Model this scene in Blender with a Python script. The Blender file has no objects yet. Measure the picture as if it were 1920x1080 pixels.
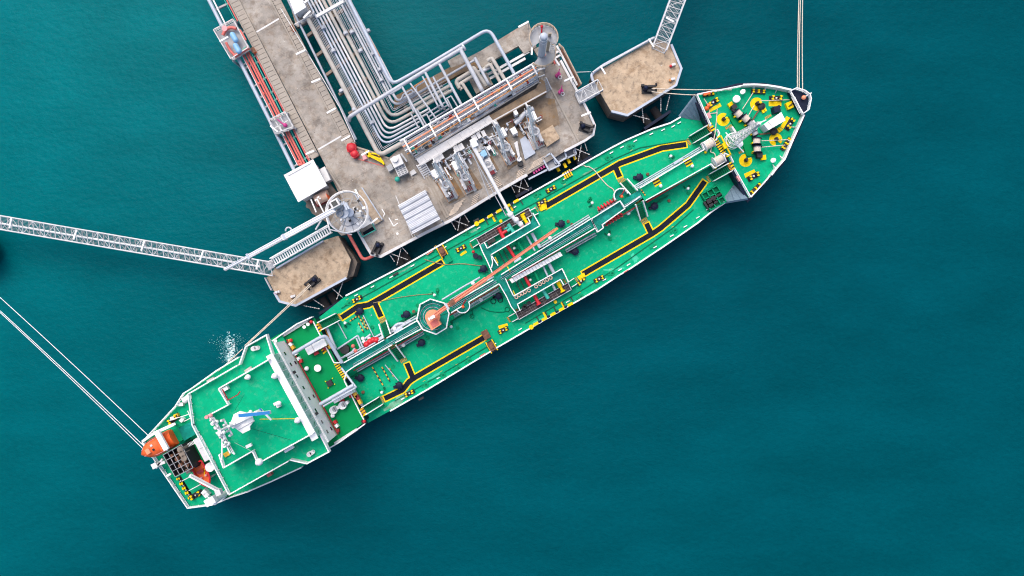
import bpy, math, random
from mathutils import Vector, Matrix
random.seed(7)
sc = bpy.context.scene
R = math.radians
# ------------------------------------------------------------------ camera
FPX, CAMH = 1297.0, 130.0          # focal length in photo pixels, drone height in metres
cam = bpy.data.objects.new('camera', bpy.data.cameras.new('camera'))
sc.collection.objects.link(cam)
cam.data.sensor_width = 36.0
cam.data.lens = 36.0 * FPX / 1920.0
cam.data.clip_end = 5000
cam.location = (0, 0, CAMH)
sc.camera = cam
# ------------------------------------------------------------------ light
SUN_EL, SUN_AZ = 56.0, 112.0       # azimuth: direction the light comes from, counter-clockwise from +x
world = bpy.data.worlds.new('World'); sc.world = world; world.use_nodes = True
wn = world.node_tree.nodes; wl = world.node_tree.links
sky = wn.new('ShaderNodeTexSky'); sky.sky_type = 'NISHITA'; sky.sun_disc = False
sky.sun_elevation = R(SUN_EL); sky.sun_rotation = R(90 - SUN_AZ)
sky.air_density = 1.0; sky.dust_density = 6.0; sky.ozone_density = 1.0
wl.new(sky.outputs[0], wn['Background'].inputs[0]); wn['Background'].inputs[1].default_value = 0.15
sun = bpy.data.objects.new('sun', bpy.data.lights.new('sun', 'SUN'))
sc.collection.objects.link(sun)
sun.data.energy = 0.58; sun.data.angle = R(55); sun.data.color = (1.0, 0.965, 0.92)
d = Vector((math.cos(R(SUN_AZ)) * math.cos(R(SUN_EL)), math.sin(R(SUN_AZ)) * math.cos(R(SUN_EL)), math.sin(R(SUN_EL))))
sun.rotation_euler = d.to_track_quat('Z', 'Y').to_euler(); sun.location = d * 300
vs = sc.view_settings; vs.view_transform = 'Standard'; vs.look = 'None'; vs.exposure = 0.56; vs.gamma = 1.0
sc.cycles.use_denoising = True
sc.cycles.max_bounces = 6
sc.cycles.pixel_filter_type = 'BLACKMAN_HARRIS'; sc.cycles.filter_width = 1.1
# ------------------------------------------------------------------ helpers
def P(px, py, z=0.0):
    """ground survey: point at height z whose plan position was read at photo pixel (px, py)"""
    k = (CAMH - z) / FPX
    return Vector(((px - 960) * k, (540 - py) * k, z))
def PL(pts, z): return [P(a, b, z) for a, b in pts]
W = {}
def link(o): sc.collection.objects.link(o); return o
class MB:
    def __init__(s): s.v = []; s.f = []; s.m = []; s.sm = []
    def add(s, vs, fs, m=0, sm=False):
        b = len(s.v); s.v += [tuple(v) for v in vs]
        for f in fs: s.f.append([b + i for i in f]); s.m.append(m); s.sm.append(sm)
        return s
    def box(s, c, size, rz=0.0, m=0, taper=1.0):
        """box standing on c: size (x, y, z)"""
        cx, cy, cz = c; a, b, h = size; C, S = math.cos(rz), math.sin(rz); vs = []
        for z, t in ((0, 1.0), (h, taper)):
            for x, y in ((-a, -b), (a, -b), (a, b), (-a, b)):
                x *= t / 2; y *= t / 2
                vs.append((cx + x * C - y * S, cy + x * S + y * C, cz + z))
        return s.add(vs, [(3, 2, 1, 0), (4, 5, 6, 7), (0, 1, 5, 4), (1, 2, 6, 5), (2, 3, 7, 6), (3, 0, 4, 7)], m)
    def beam(s, p, q, w, h, m=0):
        """rectangular bar from p to q (w across, h up, centred)"""
        p, q = Vector(p), Vector(q); d = (q - p)
        if d.length < 1e-6: return s
        d.normalize(); up = Vector((0, 0, 1)) if abs(d.z) < .95 else Vector((1, 0, 0))
        x = d.cross(up).normalized(); y = x.cross(d).normalized(); vs = []
        for o in (p, q):
            for a, b in ((-1, -1), (1, -1), (1, 1), (-1, 1)): vs.append(o + x * a * w / 2 + y * b * h / 2)
        return s.add(vs, [(3, 2, 1, 0), (4, 5, 6, 7), (0, 1, 5, 4), (1, 2, 6, 5), (2, 3, 7, 6), (3, 0, 4, 7)], m)
    def tube(s, pts, r, n=8, m=0, r2=None, sm=True, cap=True):
        pts = [Vector(p) for p in pts]; k = len(pts); rings = []
        x = None
        for i, p in enumerate(pts):
            t = (pts[min(i + 1, k - 1)] - pts[max(i - 1, 0)])
            if t.length < 1e-9: t = Vector((0, 0, 1))
            t.normalize()
            if x is None:
                up = Vector((0, 0, 1)) if abs(t.z) < .9 else Vector((1, 0, 0))
                x = t.cross(up).normalized()
            else: x = (x - t * x.dot(t)).normalized()
            y = t.cross(x); rr = r if r2 is None else r + (r2 - r) * i / (k - 1)
            rings.append([p + (x * math.cos(a) + y * math.sin(a)) * rr for a in [2 * math.pi * j / n for j in range(n)]])
        vs = [v for g in rings for v in g]; fs = []
        for i in range(k - 1):
            for j in range(n):
                a, b = i * n + j, i * n + (j + 1) % n
                fs.append((a, b, b + n, a + n))
        s.add(vs, fs, m, sm)
        if cap: s.add(rings[0], [tuple(range(n))[::-1]], m); s.add(rings[-1], [tuple(range(n))], m)
        return s
    def cyl(s, c, r, h, n=14, m=0, r2=None): return s.tube([c, Vector(c) + Vector((0, 0, h))], r, n, m, r2)
    def prism(s, poly, z0, z1, m=0, mt=None, bot=None):
        """solid between plan polygon at z0 and z1; poly is a list of xy(z); bot = other polygon for the foot"""
        n = len(poly); bot = bot or poly
        a = [(p[0], p[1], z0) for p in bot]; b = [(p[0], p[1], z1) for p in poly]
        ar = sum(poly[i][0] * poly[(i + 1) % n][1] - poly[(i + 1) % n][0] * poly[i][1] for i in range(n))
        top, low = tuple(range(n)), tuple(range(n))[::-1]
        sd = [(i, (i + 1) % n, n + (i + 1) % n, n + i) for i in range(n)]
        if ar < 0: top, low = low, top; sd = [f[::-1] for f in sd]
        s.add(a + b, sd, m); s.add(b, [top], m if mt is None else mt); s.add(a, [low], m)
        return s
    def dome(s, c, r, n=12, m=0, zs=1.0, rings=4):
        vs, fs = [], []
        for i in range(rings):
            a = math.pi / 2 * i / rings
            for j in range(n):
                t = 2 * math.pi * j / n
                vs.append((c[0] + r * math.cos(a) * math.cos(t), c[1] + r * math.cos(a) * math.sin(t), c[2] + r * zs * math.sin(a)))
        vs.append((c[0], c[1], c[2] + r * zs)); top = len(vs) - 1
        for i in range(rings - 1):
            for j in range(n): a, b = i * n + j, i * n + (j + 1) % n; fs.append((a, b, b + n, a + n))
        for j in range(n): fs.append(((rings - 1) * n + j, (rings - 1) * n + (j + 1) % n, top))
        return s.add(vs, fs, m, True)
    def ball(s, c, r, n=10, m=0, sx=(1, 1, 1)):
        vs, fs = [], []; k = 6
        for i in range(1, k):
            a = math.pi * i / k - math.pi / 2
            for j in range(n):
                t = 2 * math.pi * j / n
                vs.append((c[0] + sx[0] * r * math.cos(a) * math.cos(t), c[1] + sx[1] * r * math.cos(a) * math.sin(t), c[2] + sx[2] * r * math.sin(a)))
        vs += [(c[0], c[1], c[2] - r * sx[2]), (c[0], c[1], c[2] + r * sx[2])]; b, t_ = len(vs) - 2, len(vs) - 1
        for i in range(k - 2):
            for j in range(n): a, q = i * n + j, i * n + (j + 1) % n; fs.append((a, q, q + n, a + n))
        for j in range(n):
            fs.append((b, (j + 1) % n, j)); fs.append(((k - 2) * n + j, (k - 2) * n + (j + 1) % n, t_))
        return s.add(vs, fs, m, True)
    def torus(s, c, R_, r, n=16, k=6, m=0, a0=0.0, a1=2 * math.pi):
        full = abs(a1 - a0 - 2 * math.pi) < 1e-6
        pts = [Vector(c) + Vector((math.cos(a0 + (a1 - a0) * i / n) * R_, math.sin(a0 + (a1 - a0) * i / n) * R_, 0)) for i in range(n + 1)]
        return s.tube(pts, r, k, m, cap=not full)
    def rail(s, pts, h=1.05, r=.055, bars=3, step=1.6, m=0, closed=False):
        pts = [Vector(p) for p in pts]
        if closed: pts.append(pts[0])
        for i in range(len(pts) - 1):
            p, q = pts[i], pts[i + 1]; L = (q - p).length; n = max(1, round(L / step))
            for b in range(bars):
                z = Vector((0, 0, h * (b + 1) / bars)); rr = r if b == bars - 1 else r * .6
                s.beam(p + z, q + z, rr * 2, rr * 2, m)
            for k in range(n + (i == len(pts) - 2)):
                o = p.lerp(q, k / n); s.beam(o, o + Vector((0, 0, h)), r * 1.5, r * 1.5, m)
        return s
    def mesh(s, name, mats, off=(0, 0, 0)):
        me = bpy.data.meshes.new(name)
        me.from_pydata([(v[0] - off[0], v[1] - off[1], v[2] - off[2]) for v in s.v], [], s.f)
        for m_ in (mats if isinstance(mats, (list, tuple)) else [mats]): me.materials.append(MAT[m_])
        me.polygons.foreach_set('material_index', s.m); me.polygons.foreach_set('use_smooth', s.sm)
        me.update(); return me
    def centre(s):
        lo = [min(v[i] for v in s.v) for i in range(3)]; hi = [max(v[i] for v in s.v) for i in range(3)]
        return Vector(((lo[0] + hi[0]) / 2, (lo[1] + hi[1]) / 2, lo[2]))
    def build(s, name, mats, parent=None, local=False, label=None):
        c = s.centre(); o = link(bpy.data.objects.new(name, s.mesh(name, mats, c)))
        o.parent = parent
        o.location = c if (local or parent is None) else c - W[parent]
        W[o] = c
        if label: o['label'] = label
        return o
def tag(o, label, cat, group=None, kind=None):
    o['label'] = label; o['category'] = cat
    if group: o['group'] = group
    o['kind'] = kind or 'thing'
    return o
def thing(name, label, cat, loc, rz=0.0, group=None):
    o = link(bpy.data.objects.new(name, None)); o.location = loc; o.rotation_euler = (0, 0, rz); o.empty_display_size = .5
    W[o] = Vector(loc); return tag(o, label, cat, group)
def inst(me, name, parent, loc, rz=0.0, sc_=1.0):
    """one more copy of a shared mesh, placed at a world point"""
    o = link(bpy.data.objects.new(name, me)); o.parent = parent; W[o] = Vector(loc)
    o.location = Vector(loc) - (W[parent] if parent else Vector()); o.rotation_euler = (0, 0, rz); o.scale = (sc_,) * 3
    return o
def copy_tree(o, parent=None):
    c = link(o.copy()); c.parent = parent; W[c] = W[o].copy()
    for ch in o.children: copy_tree(ch, c)
    return c
def offs(pts, dst):
    """offset an open polyline of vectors sideways (left positive)"""
    out = []
    for i, p in enumerate(pts):
        a = pts[max(i - 1, 0)]; b = pts[min(i + 1, len(pts) - 1)]
        if 0 < i < len(pts) - 1:
            d1 = (p - a).normalized(); d2 = (b - p).normalized(); t = (d1 + d2).normalized()
            c = max(.5, t.dot(d1))
        else: t = (b - a).normalized(); c = 1
        n = Vector((-t.y, t.x, 0)); out.append(p + n * dst / c)
    return out
def strip(mb, pts, w, z0, z1, m=0):
    L, Rr = offs(pts, w / 2), offs(pts, -w / 2)
    for i in range(len(pts) - 1): mb.prism([L[i], Rr[i], Rr[i + 1], L[i + 1]], z0, z1, m)
    return mb
def arc(pts, r, n=5):
    """round the inner corners of a polyline"""
    pts = [Vector(p) for p in pts]; out = [pts[0]]
    for i in range(1, len(pts) - 1):
        p = pts[i]; a = (pts[i - 1] - p); b = (pts[i + 1] - p); rr = min(r, a.length * .45, b.length * .45)
        a = p + a.normalized() * rr; b = p + b.normalized() * rr
        for k in range(n + 1):
            t = k / n; out.append(a * (1 - t) ** 2 + p * 2 * t * (1 - t) + b * t * t)
    return out + [pts[-1]]
# ------------------------------------------------------------------ materials
MAT = {}
def mat(name, col, rough=.55, metal=0.0, var=.10, scale=.6, bump=0.0, bscale=6.0, stain=None, sscale=.35, slo=.55, shi=.72, samt=.6, streak=None, spec=.5, seam=None, crack=0.0):
    m = bpy.data.materials.new(name); MAT[name] = m; m.use_nodes = True
    nt = m.node_tree; N, L = nt.nodes, nt.links; b = N['Principled BSDF']
    b.inputs['Roughness'].default_value = rough; b.inputs['Metallic'].default_value = metal
    b.inputs['Specular IOR Level'].default_value = spec
    geo = N.new('ShaderNodeNewGeometry')
    def noise(s, det=6, ro=.6):
        n = N.new('ShaderNodeTexNoise'); n.inputs['Scale'].default_value = s; n.inputs['Detail'].default_value = det
        n.inputs['Roughness'].default_value = ro; L.new(geo.outputs['Position'], n.inputs['Vector']); return n
    def mix(f, a, c):
        x = N.new('ShaderNodeMix'); x.data_type = 'RGBA'
        for sk, v in ((x.inputs[0], f), (x.inputs[6], a), (x.inputs[7], c)):
            if hasattr(v, 'links'): L.new(v, sk)
            else: sk.default_value = v
        return x.outputs[2]
    def ramp(v, lo, hi, amt=1.0):
        r = N.new('ShaderNodeMapRange'); r.inputs[1].default_value = lo; r.inputs[2].default_value = hi; r.inputs[4].default_value = amt
        L.new(v, r.inputs[0]); return r.outputs[0]
    lo = tuple(max(0, c * (1 - var)) for c in col) + (1,); hi = tuple(min(1, c * (1 + var)) for c in col) + (1,)
    out = mix(ramp(noise(scale).outputs[0], .3, .7), lo, hi)
    if stain:
        ss = stain if isinstance(stain[0], (list, tuple)) else [stain]
        for i, c in enumerate(ss):
            out = mix(ramp(noise(sscale * (1 + 1.3 * i), 9, .68).outputs[0], slo, shi, samt), out, tuple(c) + (1,))
    if seam:                                     # plate or slab joints: faint darker lines
        rz, bw, bh, dark, wid = seam
        mp = N.new('ShaderNodeMapping'); mp.inputs['Rotation'].default_value[2] = -rz; L.new(geo.outputs['Position'], mp.inputs[0])
        br = N.new('ShaderNodeTexBrick'); br.inputs['Scale'].default_value = 1.0; br.inputs['Brick Width'].default_value = bw; br.inputs['Row Height'].default_value = bh
        br.inputs['Mortar Size'].default_value = wid; br.inputs['Mortar Smooth'].default_value = .3; br.inputs['Color1'].default_value = (1, 1, 1, 1); br.inputs['Color2'].default_value = (.93, .93, .93, 1); br.inputs['Mortar'].default_value = (dark,) * 3 + (1,)
        L.new(mp.outputs[0], br.inputs['Vector']); x = N.new('ShaderNodeMix'); x.data_type = 'RGBA'; x.blend_type = 'MULTIPLY'; x.inputs[0].default_value = 1.0
        L.new(out, x.inputs[6]); L.new(br.outputs['Color'], x.inputs[7]); out = x.outputs[2]
    if crack:
        nz = noise(.45, 8, .7); vm = N.new('ShaderNodeVectorMath'); vm.operation = 'MULTIPLY_ADD'; vm.inputs[1].default_value = (4.5,) * 3
        L.new(nz.outputs['Color'], vm.inputs[0]); L.new(geo.outputs['Position'], vm.inputs[2])
        vo = N.new('ShaderNodeTexVoronoi'); vo.feature = 'DISTANCE_TO_EDGE'; vo.inputs['Scale'].default_value = .28; L.new(vm.outputs[0], vo.inputs['Vector'])
        out = mix(ramp(vo.outputs['Distance'], .022, .0, crack), out, (.09, .07, .055, 1))
        sp_ = noise(2.6, 3, .5); out = mix(ramp(sp_.outputs[0], .70, .76, .75), out, (.62, .60, .56, 1))
        sp2 = noise(1.9, 4, .6); out = mix(ramp(sp2.outputs[0], .68, .75, .7), out, (.11, .085, .07, 1))
    L.new(out, b.inputs['Base Color'])
    if bump:
        bp = N.new('ShaderNodeBump'); bp.inputs['Strength'].default_value = bump; bp.inputs['Distance'].default_value = .05
        L.new(noise(bscale).outputs[0], bp.inputs['Height']); L.new(bp.outputs[0], b.inputs['Normal'])
    return m
mat('deck_green', (.0, .375, .185), .65, spec=.08, var=.10, scale=.18, stain=[(.006, .46, .25), (.004, .27, .14), (.10, .42, .27)], sscale=.32, slo=.53, shi=.70, samt=.48, seam=(R(29.3), 7.5, 2.3, .80, .022))
mat('deck_green_dark', (.0, .245, .075), .65, spec=.08, var=.08, scale=.4, stain=(.01, .32, .16), samt=.3)
mat('paint_green', (.001, .27, .12), .6, var=.15, scale=1.5, spec=.1)
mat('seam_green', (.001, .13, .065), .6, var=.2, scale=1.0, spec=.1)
mat('grating_teal', (.001, .225, .175), .6, var=.3, scale=.9, stain=[(.02, .36, .30), (.001, .13, .11)], sscale=.9, samt=.6, spec=.15)
mat('walkway_black', (.010, .014, .026), .8, spec=.1, var=.3, scale=1.2, bump=.3, bscale=20)
mat('yellow', (.86, .59, .0), .55, spec=.15, var=.06, scale=1.5, stain=[(.50, .32, .02), (.62, .50, .16)], sscale=.9, slo=.55, shi=.68, samt=.55)
mat('yellow_worn', (.62, .36, .03), .6, var=.2, scale=3)
mat('orange_grate', (.55, .24, .03), .7, var=.25, scale=4)
mat('white', (.80, .81, .83), .4, var=.03, scale=1.0, stain=(.62, .60, .56), sscale=1.2, slo=.58, shi=.8, samt=.5)
mat('rail_white', (.80, .81, .83), .5, var=.03)
mat('pale_blue', (.42, .48, .58), .4, var=.08, scale=.8)
mat('pipe_white', (.46, .49, .545), .42, var=.10, scale=.9, stain=[(.40, .37, .33), (.58, .60, .64)], sscale=1.2, slo=.56, shi=.72, samt=.55, spec=.3)
mat('pipe_beige', (.42, .405, .38), .6, var=.14, scale=.8, stain=[(.40, .33, .25), (.52, .50, .47)], samt=.45, spec=.25)
mat('pipe_grey', (.34, .38, .45), .5, var=.15, scale=1.0, stain=(.25, .2, .16), sscale=1.4, samt=.4)
mat('steel_grey', (.32, .34, .37), .5, var=.15, scale=1.2, stain=(.24, .16, .10), sscale=1.1, samt=.45)
mat('steel_light', (.60, .61, .63), .5, var=.10, scale=1.0, stain=(.45, .36, .28), sscale=1.3, slo=.58, shi=.75, samt=.5)
mat('galvanised', (.45, .47, .50), .45, .3, var=.12, scale=1.5)
mat('hull_navy', (.006, .012, .036), .5, spec=.2, var=.2, scale=.4)
mat('hull_grey', (.16, .24, .32), .5, var=.12, scale=.8)
mat('black', (.012, .013, .018), .6, var=.3, scale=2.0)
mat('black_grating', (.05, .042, .045), .8, var=.5, scale=1.5, stain=(.10, .075, .07), sscale=1.2, samt=.7, spec=.2)
mat('grating_line', (.16, .14, .15), .8, var=.3, scale=2)
mat('red', (.55, .012, .025), .45, var=.12, scale=1.2)
mat('red_dark', (.26, .012, .02), .5, var=.15, scale=1.0)
mat('pipe_red', (.60, .13, .11), .5, var=.10, scale=1.0, stain=(.5, .22, .17), samt=.5)
mat('pink', (.72, .30, .32), .6, var=.08)
mat('magenta', (.50, .03, .22), .5, var=.1)
mat('orange', (.78, .12, .02), .42, var=.08, scale=1.2, stain=(.6, .1, .03), samt=.3)
mat('crane_orange', (.83, .30, .17), .5, var=.08, scale=.8, stain=(.72, .22, .12), samt=.5, spec=.2)
mat('orange_rust', (.55, .24, .08), .7, var=.25, scale=1.5)
mat('rust', (.16, .075, .045), .85, var=.4, scale=2, bump=.4)
mat('blue', (.01, .18, .48), .4, var=.08)
mat('light_blue', (.22, .46, .72), .45, var=.1, scale=2)
mat('glass', (.22, .42, .38), .25, var=.15, scale=.6, spec=.6)
mat('dark_window', (.012, .02, .025), .1, var=.2)
mat('concrete', (.325, .30, .272), .85, var=.2, scale=.5, bump=.3, bscale=8, stain=[(.55, .51, .46), (.13, .112, .098), (.20, .15, .11), (.42, .36, .30)], sscale=.15, slo=.51, shi=.63, samt=.62, spec=.2, crack=.22, seam=(R(29), 9.0, 6.2, .68, .03))
mat('concrete_tan', (.48, .37, .262), .85, var=.18, scale=.6, bump=.3, bscale=8, stain=[(.36, .29, .215), (.22, .135, .07), (.56, .45, .33), (.15, .12, .095)], sscale=.24, slo=.51, shi=.64, samt=.6, spec=.2, crack=.18)
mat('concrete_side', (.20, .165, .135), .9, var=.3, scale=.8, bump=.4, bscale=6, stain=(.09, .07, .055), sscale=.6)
mat('concrete_brown', (.24, .18, .125), .88, var=.2, scale=.5, bump=.25, stain=[(.32, .25, .18), (.30, .15, .03), (.13, .10, .08)], sscale=.25, slo=.53, shi=.66, samt=.65, spec=.2)
mat('slab', (.35, .315, .275), .85, var=.12, scale=.6, bump=.2, stain=(.27, .23, .2), sscale=.6, samt=.5)
mat('roof_white', (.74, .76, .78), .5, var=.03, stain=(.62, .6, .56), sscale=.6, samt=.3)
mat('roof_sheet_dark', (.17, .20, .26), .45, .3, var=.2, scale=.6)
mat('roof_sheet_light', (.58, .61, .66), .45, .3, var=.12, scale=.6)
mat('roof_sheet', (.42, .46, .53), .4, .35, var=.18, scale=.5, stain=(.58, .61, .66), sscale=.3, samt=.7)
mat('rope', (.62, .55, .46), .9, var=.15, scale=3)
mat('rope_brown', (.30, .24, .13), .9, var=.2, scale=3)
mat('rope_drum', (.60, .53, .46), .9, var=.2, scale=6, bump=.5, bscale=12)
mat('timber_pale', (.64, .54, .44), .85, var=.2, scale=1.5)
mat('timber', (.46, .37, .28), .85, var=.25, scale=1.5)
mat('rubber', (.02, .02, .022), .9, var=.3)
mat('chain', (.55, .55, .55), .6, var=.3, scale=4, stain=(.3, .18, .1), sscale=3)
mat('skin_box', (.62, .42, .33), .6, var=.1)
mat('foam', (.62, .76, .79), .8, var=.05)
mat('foam_thin', (.16, .40, .44), .8, var=.1)
mat('worn_paint', (.14, .36, .24), .8, var=.35, scale=1.2, stain=[(.30, .36, .29), (.20, .15, .09)], sscale=.9, samt=.7, spec=.1)
mat('pale_paint', (.05, .50, .31), .7, var=.15, scale=.8, spec=.1)
mat('teal_paint', (.03, .42, .33), .5, var=.1)
def hazard_mat():
    m = bpy.data.materials.new('hazard'); MAT['hazard'] = m; m.use_nodes = True
    N, L = m.node_tree.nodes, m.node_tree.links; b = N['Principled BSDF']; b.inputs['Roughness'].default_value = .55
    g = N.new('ShaderNodeNewGeometry'); w = N.new('ShaderNodeTexWave'); w.bands_direction = 'Y'
    mp = N.new('ShaderNodeMapping'); mp.inputs['Rotation'].default_value[2] = R(-8); L.new(g.outputs['Position'], mp.inputs[0]); L.new(mp.outputs[0], w.inputs[0])
    w.inputs['Scale'].default_value = .55; w.inputs['Distortion'].default_value = .1
    r = N.new('ShaderNodeValToRGB'); r.color_ramp.interpolation = 'CONSTANT'
    r.color_ramp.elements[0].color = (.015, .015, .02, 1); r.color_ramp.elements[1].position = .45; r.color_ramp.elements[1].color = (.80, .50, .01, 1)
    L.new(w.outputs[0], r.inputs[0]); L.new(r.outputs[0], b.inputs['Base Color'])
hazard_mat()
# ------------------------------------------------------------------ the sea
def sea_mat():
    m = bpy.data.materials.new('sea_water'); MAT['sea_water'] = m; m.use_nodes = True
    N, L = m.node_tree.nodes, m.node_tree.links; b = N['Principled BSDF']
    g = N.new('ShaderNodeNewGeometry')
    def noise(s, det, ro, stretch=None, rot=0):
        n = N.new('ShaderNodeTexNoise'); n.inputs['Scale'].default_value = s; n.inputs['Detail'].default_value = det; n.inputs['Roughness'].default_value = ro
        mp = N.new('ShaderNodeMapping'); mp.inputs['Rotation'].default_value[2] = R(rot)
        if stretch: mp.inputs['Scale'].default_value = stretch
        L.new(g.outputs['Position'], mp.inputs[0]); L.new(mp.outputs[0], n.inputs['Vector']); return n
    big = noise(.012, 4, .55, (1, 1.3, 1), 30)
    # sun glint and sky reflection painted into the base colour, brightening to the north-west
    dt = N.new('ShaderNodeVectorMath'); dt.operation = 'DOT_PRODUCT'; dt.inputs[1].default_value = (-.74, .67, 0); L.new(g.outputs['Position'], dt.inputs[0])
    nw_glint = N.new('ShaderNodeMapRange'); nw_glint.interpolation_type = 'SMOOTHSTEP'; nw_glint.inputs[1].default_value = -10; nw_glint.inputs[2].default_value = 125; L.new(dt.outputs['Value'], nw_glint.inputs[0])
    ad = N.new('ShaderNodeMath'); ad.operation = 'MULTIPLY_ADD'; ad.inputs[1].default_value = .30; L.new(big.outputs[0], ad.inputs[0]); L.new(nw_glint.outputs[0], ad.inputs[2])
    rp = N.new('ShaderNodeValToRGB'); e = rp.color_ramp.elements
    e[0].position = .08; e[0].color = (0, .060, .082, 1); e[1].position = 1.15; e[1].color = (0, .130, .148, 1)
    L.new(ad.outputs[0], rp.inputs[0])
    fine = noise(.9, 8, .75, (1, 1.6, 1), 35); wind = noise(.035, 5, .6, (1, 2.4, 1), 35)
    fa = N.new('ShaderNodeMath'); fa.operation = 'MULTIPLY_ADD'; fa.inputs[1].default_value = .40; fb = N.new('ShaderNodeMath'); fb.operation = 'MULTIPLY'; fb.inputs[1].default_value = .60
    L.new(wind.outputs[0], fb.inputs[0]); L.new(fine.outputs[0], fa.inputs[0]); L.new(fb.outputs[0], fa.inputs[2])
    mx = N.new('ShaderNodeMix'); mx.data_type = 'RGBA'; mx.blend_type = 'MULTIPLY'; mx.inputs[0].default_value = 1.0
    r2 = N.new('ShaderNodeMapRange'); r2.inputs[1].default_value = .3; r2.inputs[2].default_value = .7; r2.inputs[3].default_value = .74; r2.inputs[4].default_value = 1.26
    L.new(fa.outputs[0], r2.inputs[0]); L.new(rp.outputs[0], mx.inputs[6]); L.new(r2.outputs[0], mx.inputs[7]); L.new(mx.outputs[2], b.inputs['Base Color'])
    b.inputs['Roughness'].default_value = .16; b.inputs['IOR'].default_value = 1.33; b.inputs['Specular IOR Level'].default_value = .04
    w1 = noise(.6, 5, .6, (1, 1.7, 1), 40); w2 = noise(1.6, 5, .65, (1, 1.5, 1), 20)
    a = N.new('ShaderNodeMath'); a.operation = 'MULTIPLY_ADD'; a.inputs[1].default_value = .35
    L.new(w2.outputs[0], a.inputs[0]); L.new(w1.outputs[0], a.inputs[2])
    bp = N.new('ShaderNodeBump'); bp.inputs['Strength'].default_value = .34; bp.inputs['Distance'].default_value = .5
    L.new(a.outputs[0], bp.inputs['Height']); L.new(bp.outputs[0], b.inputs['Normal'])
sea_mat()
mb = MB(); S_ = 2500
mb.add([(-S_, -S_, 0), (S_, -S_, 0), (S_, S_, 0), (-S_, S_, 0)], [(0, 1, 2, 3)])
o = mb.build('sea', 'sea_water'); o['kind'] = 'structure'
# ================================================================== the jetty
ZJ = 5.5
RJ = R(29.0)
def along(p, q, n):
    p, q = Vector(p), Vector(q); return [p.lerp(q, i / (n - 1)) for i in range(n)]
# ---- approach trestle: road slab, kerb slabs, piles
tre = thing('approach_trestle', 'concrete approach road running up between red pipes and the white pipe rack', 'jetty road', P(545, 120, 0))
SL = .515
road = [(449 - SL * 150, -150), (508 - SL * 150, -150), (508 + .527 * 277, 277), (612, 314)]
MB().prism(PL(road, ZJ), ZJ - .8, ZJ).build('road_slab', 'concrete', tre)
for p0, p1 in (((523, 35), (481, 60)), ((640, 255), (597, 280))):
    MB().beam(P(*p0, ZJ + .01), P(*p1, ZJ + .01), .28, .03).build('expansion_joint', 'steel_light', tre)
def cover_run(xa, xb, y0, y1, sl, wob):
    """row of separate cover slabs between two long edges; x at y=0"""
    n = int((y1 - y0) / 8.0); me = None
    for i in range(n):
        y = y0 + (y1 - y0) * (i + .5) / n
        a, b = P(xa + sl * y, y, ZJ), P(xb + sl * y, y - (xb - xa) * .5, ZJ)
        if me is None:
            w = (b - a).length; l = 8.0 * .096 * math.sqrt(1 + sl * sl) * (y1 - y0) / n / 8.0
            g = MB().box((0, 0, 0), (w - .06, l - .07, .22)); me = g.mesh('cover_slab', 'slab'); rz = math.atan2(b.y - a.y, b.x - a.x)
        o = inst(me, 'cover_slab', tre, (a + b) / 2 + Vector((0, 0, .06 + random.uniform(-.015, .015))), rz + random.uniform(-.012, .012))
cover_run(431, 446, -16, 300, .512, 0)
cover_run(510, 523.5, -12, 280, .520, 0)
for xa, sl, y1 in ((429.5, .512, 296), (447.6, .512, 292), (508, .522, 277), (525.5, .517, 262)):
    MB().beam(P(xa - sl * 150, -150, ZJ + .17), P(xa + sl * y1, y1, ZJ + .17), .22, .36).build('kerb', 'slab', tre)
for y in (-60, 20, 100, 180, 250):
    for xa in (440, 518):
        MB().cyl(P(xa + SL * y, y, ZJ) + Vector((0, 0, -8.5)), .45, 7.7, 12).build('pile', 'concrete_side', tre)
MB().beam(P(391 - .5 * 150, -150, 5.2), P(512, 236, 5.2), .55, .4).build('edge_beam', 'galvanised', tre)
for y in (20, 75, 130, 185):
    MB().beam(P(391 + .5 * y, y, 4.9), P(432 + .512 * y, y - 20, 4.9), .35, .35).build('bracket', 'steel_grey', tre)
# ---- platform
plat = thing('loading_platform', 'broad stained concrete loading platform alongside the tanker', 'jetty', P(860, 330, 0))
poly = [(612, 313), (655, 276), (669, 277), (728, 297), (760, 268), (1020, 126), (1051, 114), (1080, 168), (1094, 193), (1108, 220), (1115, 236), (1112, 253), (1098, 263),
        (1058, 284), (988, 328), (938, 357), (848, 412), (799, 436), (714, 481), (697, 477), (690, 466), (671, 432), (640, 442), (618, 420), (640, 372)]
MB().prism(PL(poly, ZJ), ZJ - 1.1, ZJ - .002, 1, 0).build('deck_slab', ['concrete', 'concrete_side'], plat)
edge = PL([(1051, 114), (1080, 168), (1094, 193), (1108, 220), (1115, 236), (1112, 253), (1098, 263), (1058, 284)], ZJ)
strip(MB(), edge, .42, ZJ - .35, ZJ + .28).build('kerb', 'steel_light', plat)
edge = PL([(988, 328), (938, 357), (848, 412), (799, 436), (714, 481), (697, 477), (690, 466), (671, 432)], ZJ)
strip(MB(), edge, .5, ZJ - .35, ZJ + .26).build('kerb', 'steel_light', plat)
for pts in ([(669, 276), (700, 286), (729, 297)], [(612, 313), (640, 356)], [(797, 330), (838, 409)], [(1033, 164), (1085, 266)], [(801, 327), (842, 406)], [(750, 300), (775, 335)], [(908, 292), (946, 350)]):
    strip(MB(), PL(pts, ZJ), .3, ZJ, ZJ + .2).build('kerb', 'slab', plat)
strip(MB(), PL([(742, 367), (774, 445)], ZJ), .12, ZJ, ZJ + .03).build('drain_line', 'steel_light', plat)
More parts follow.
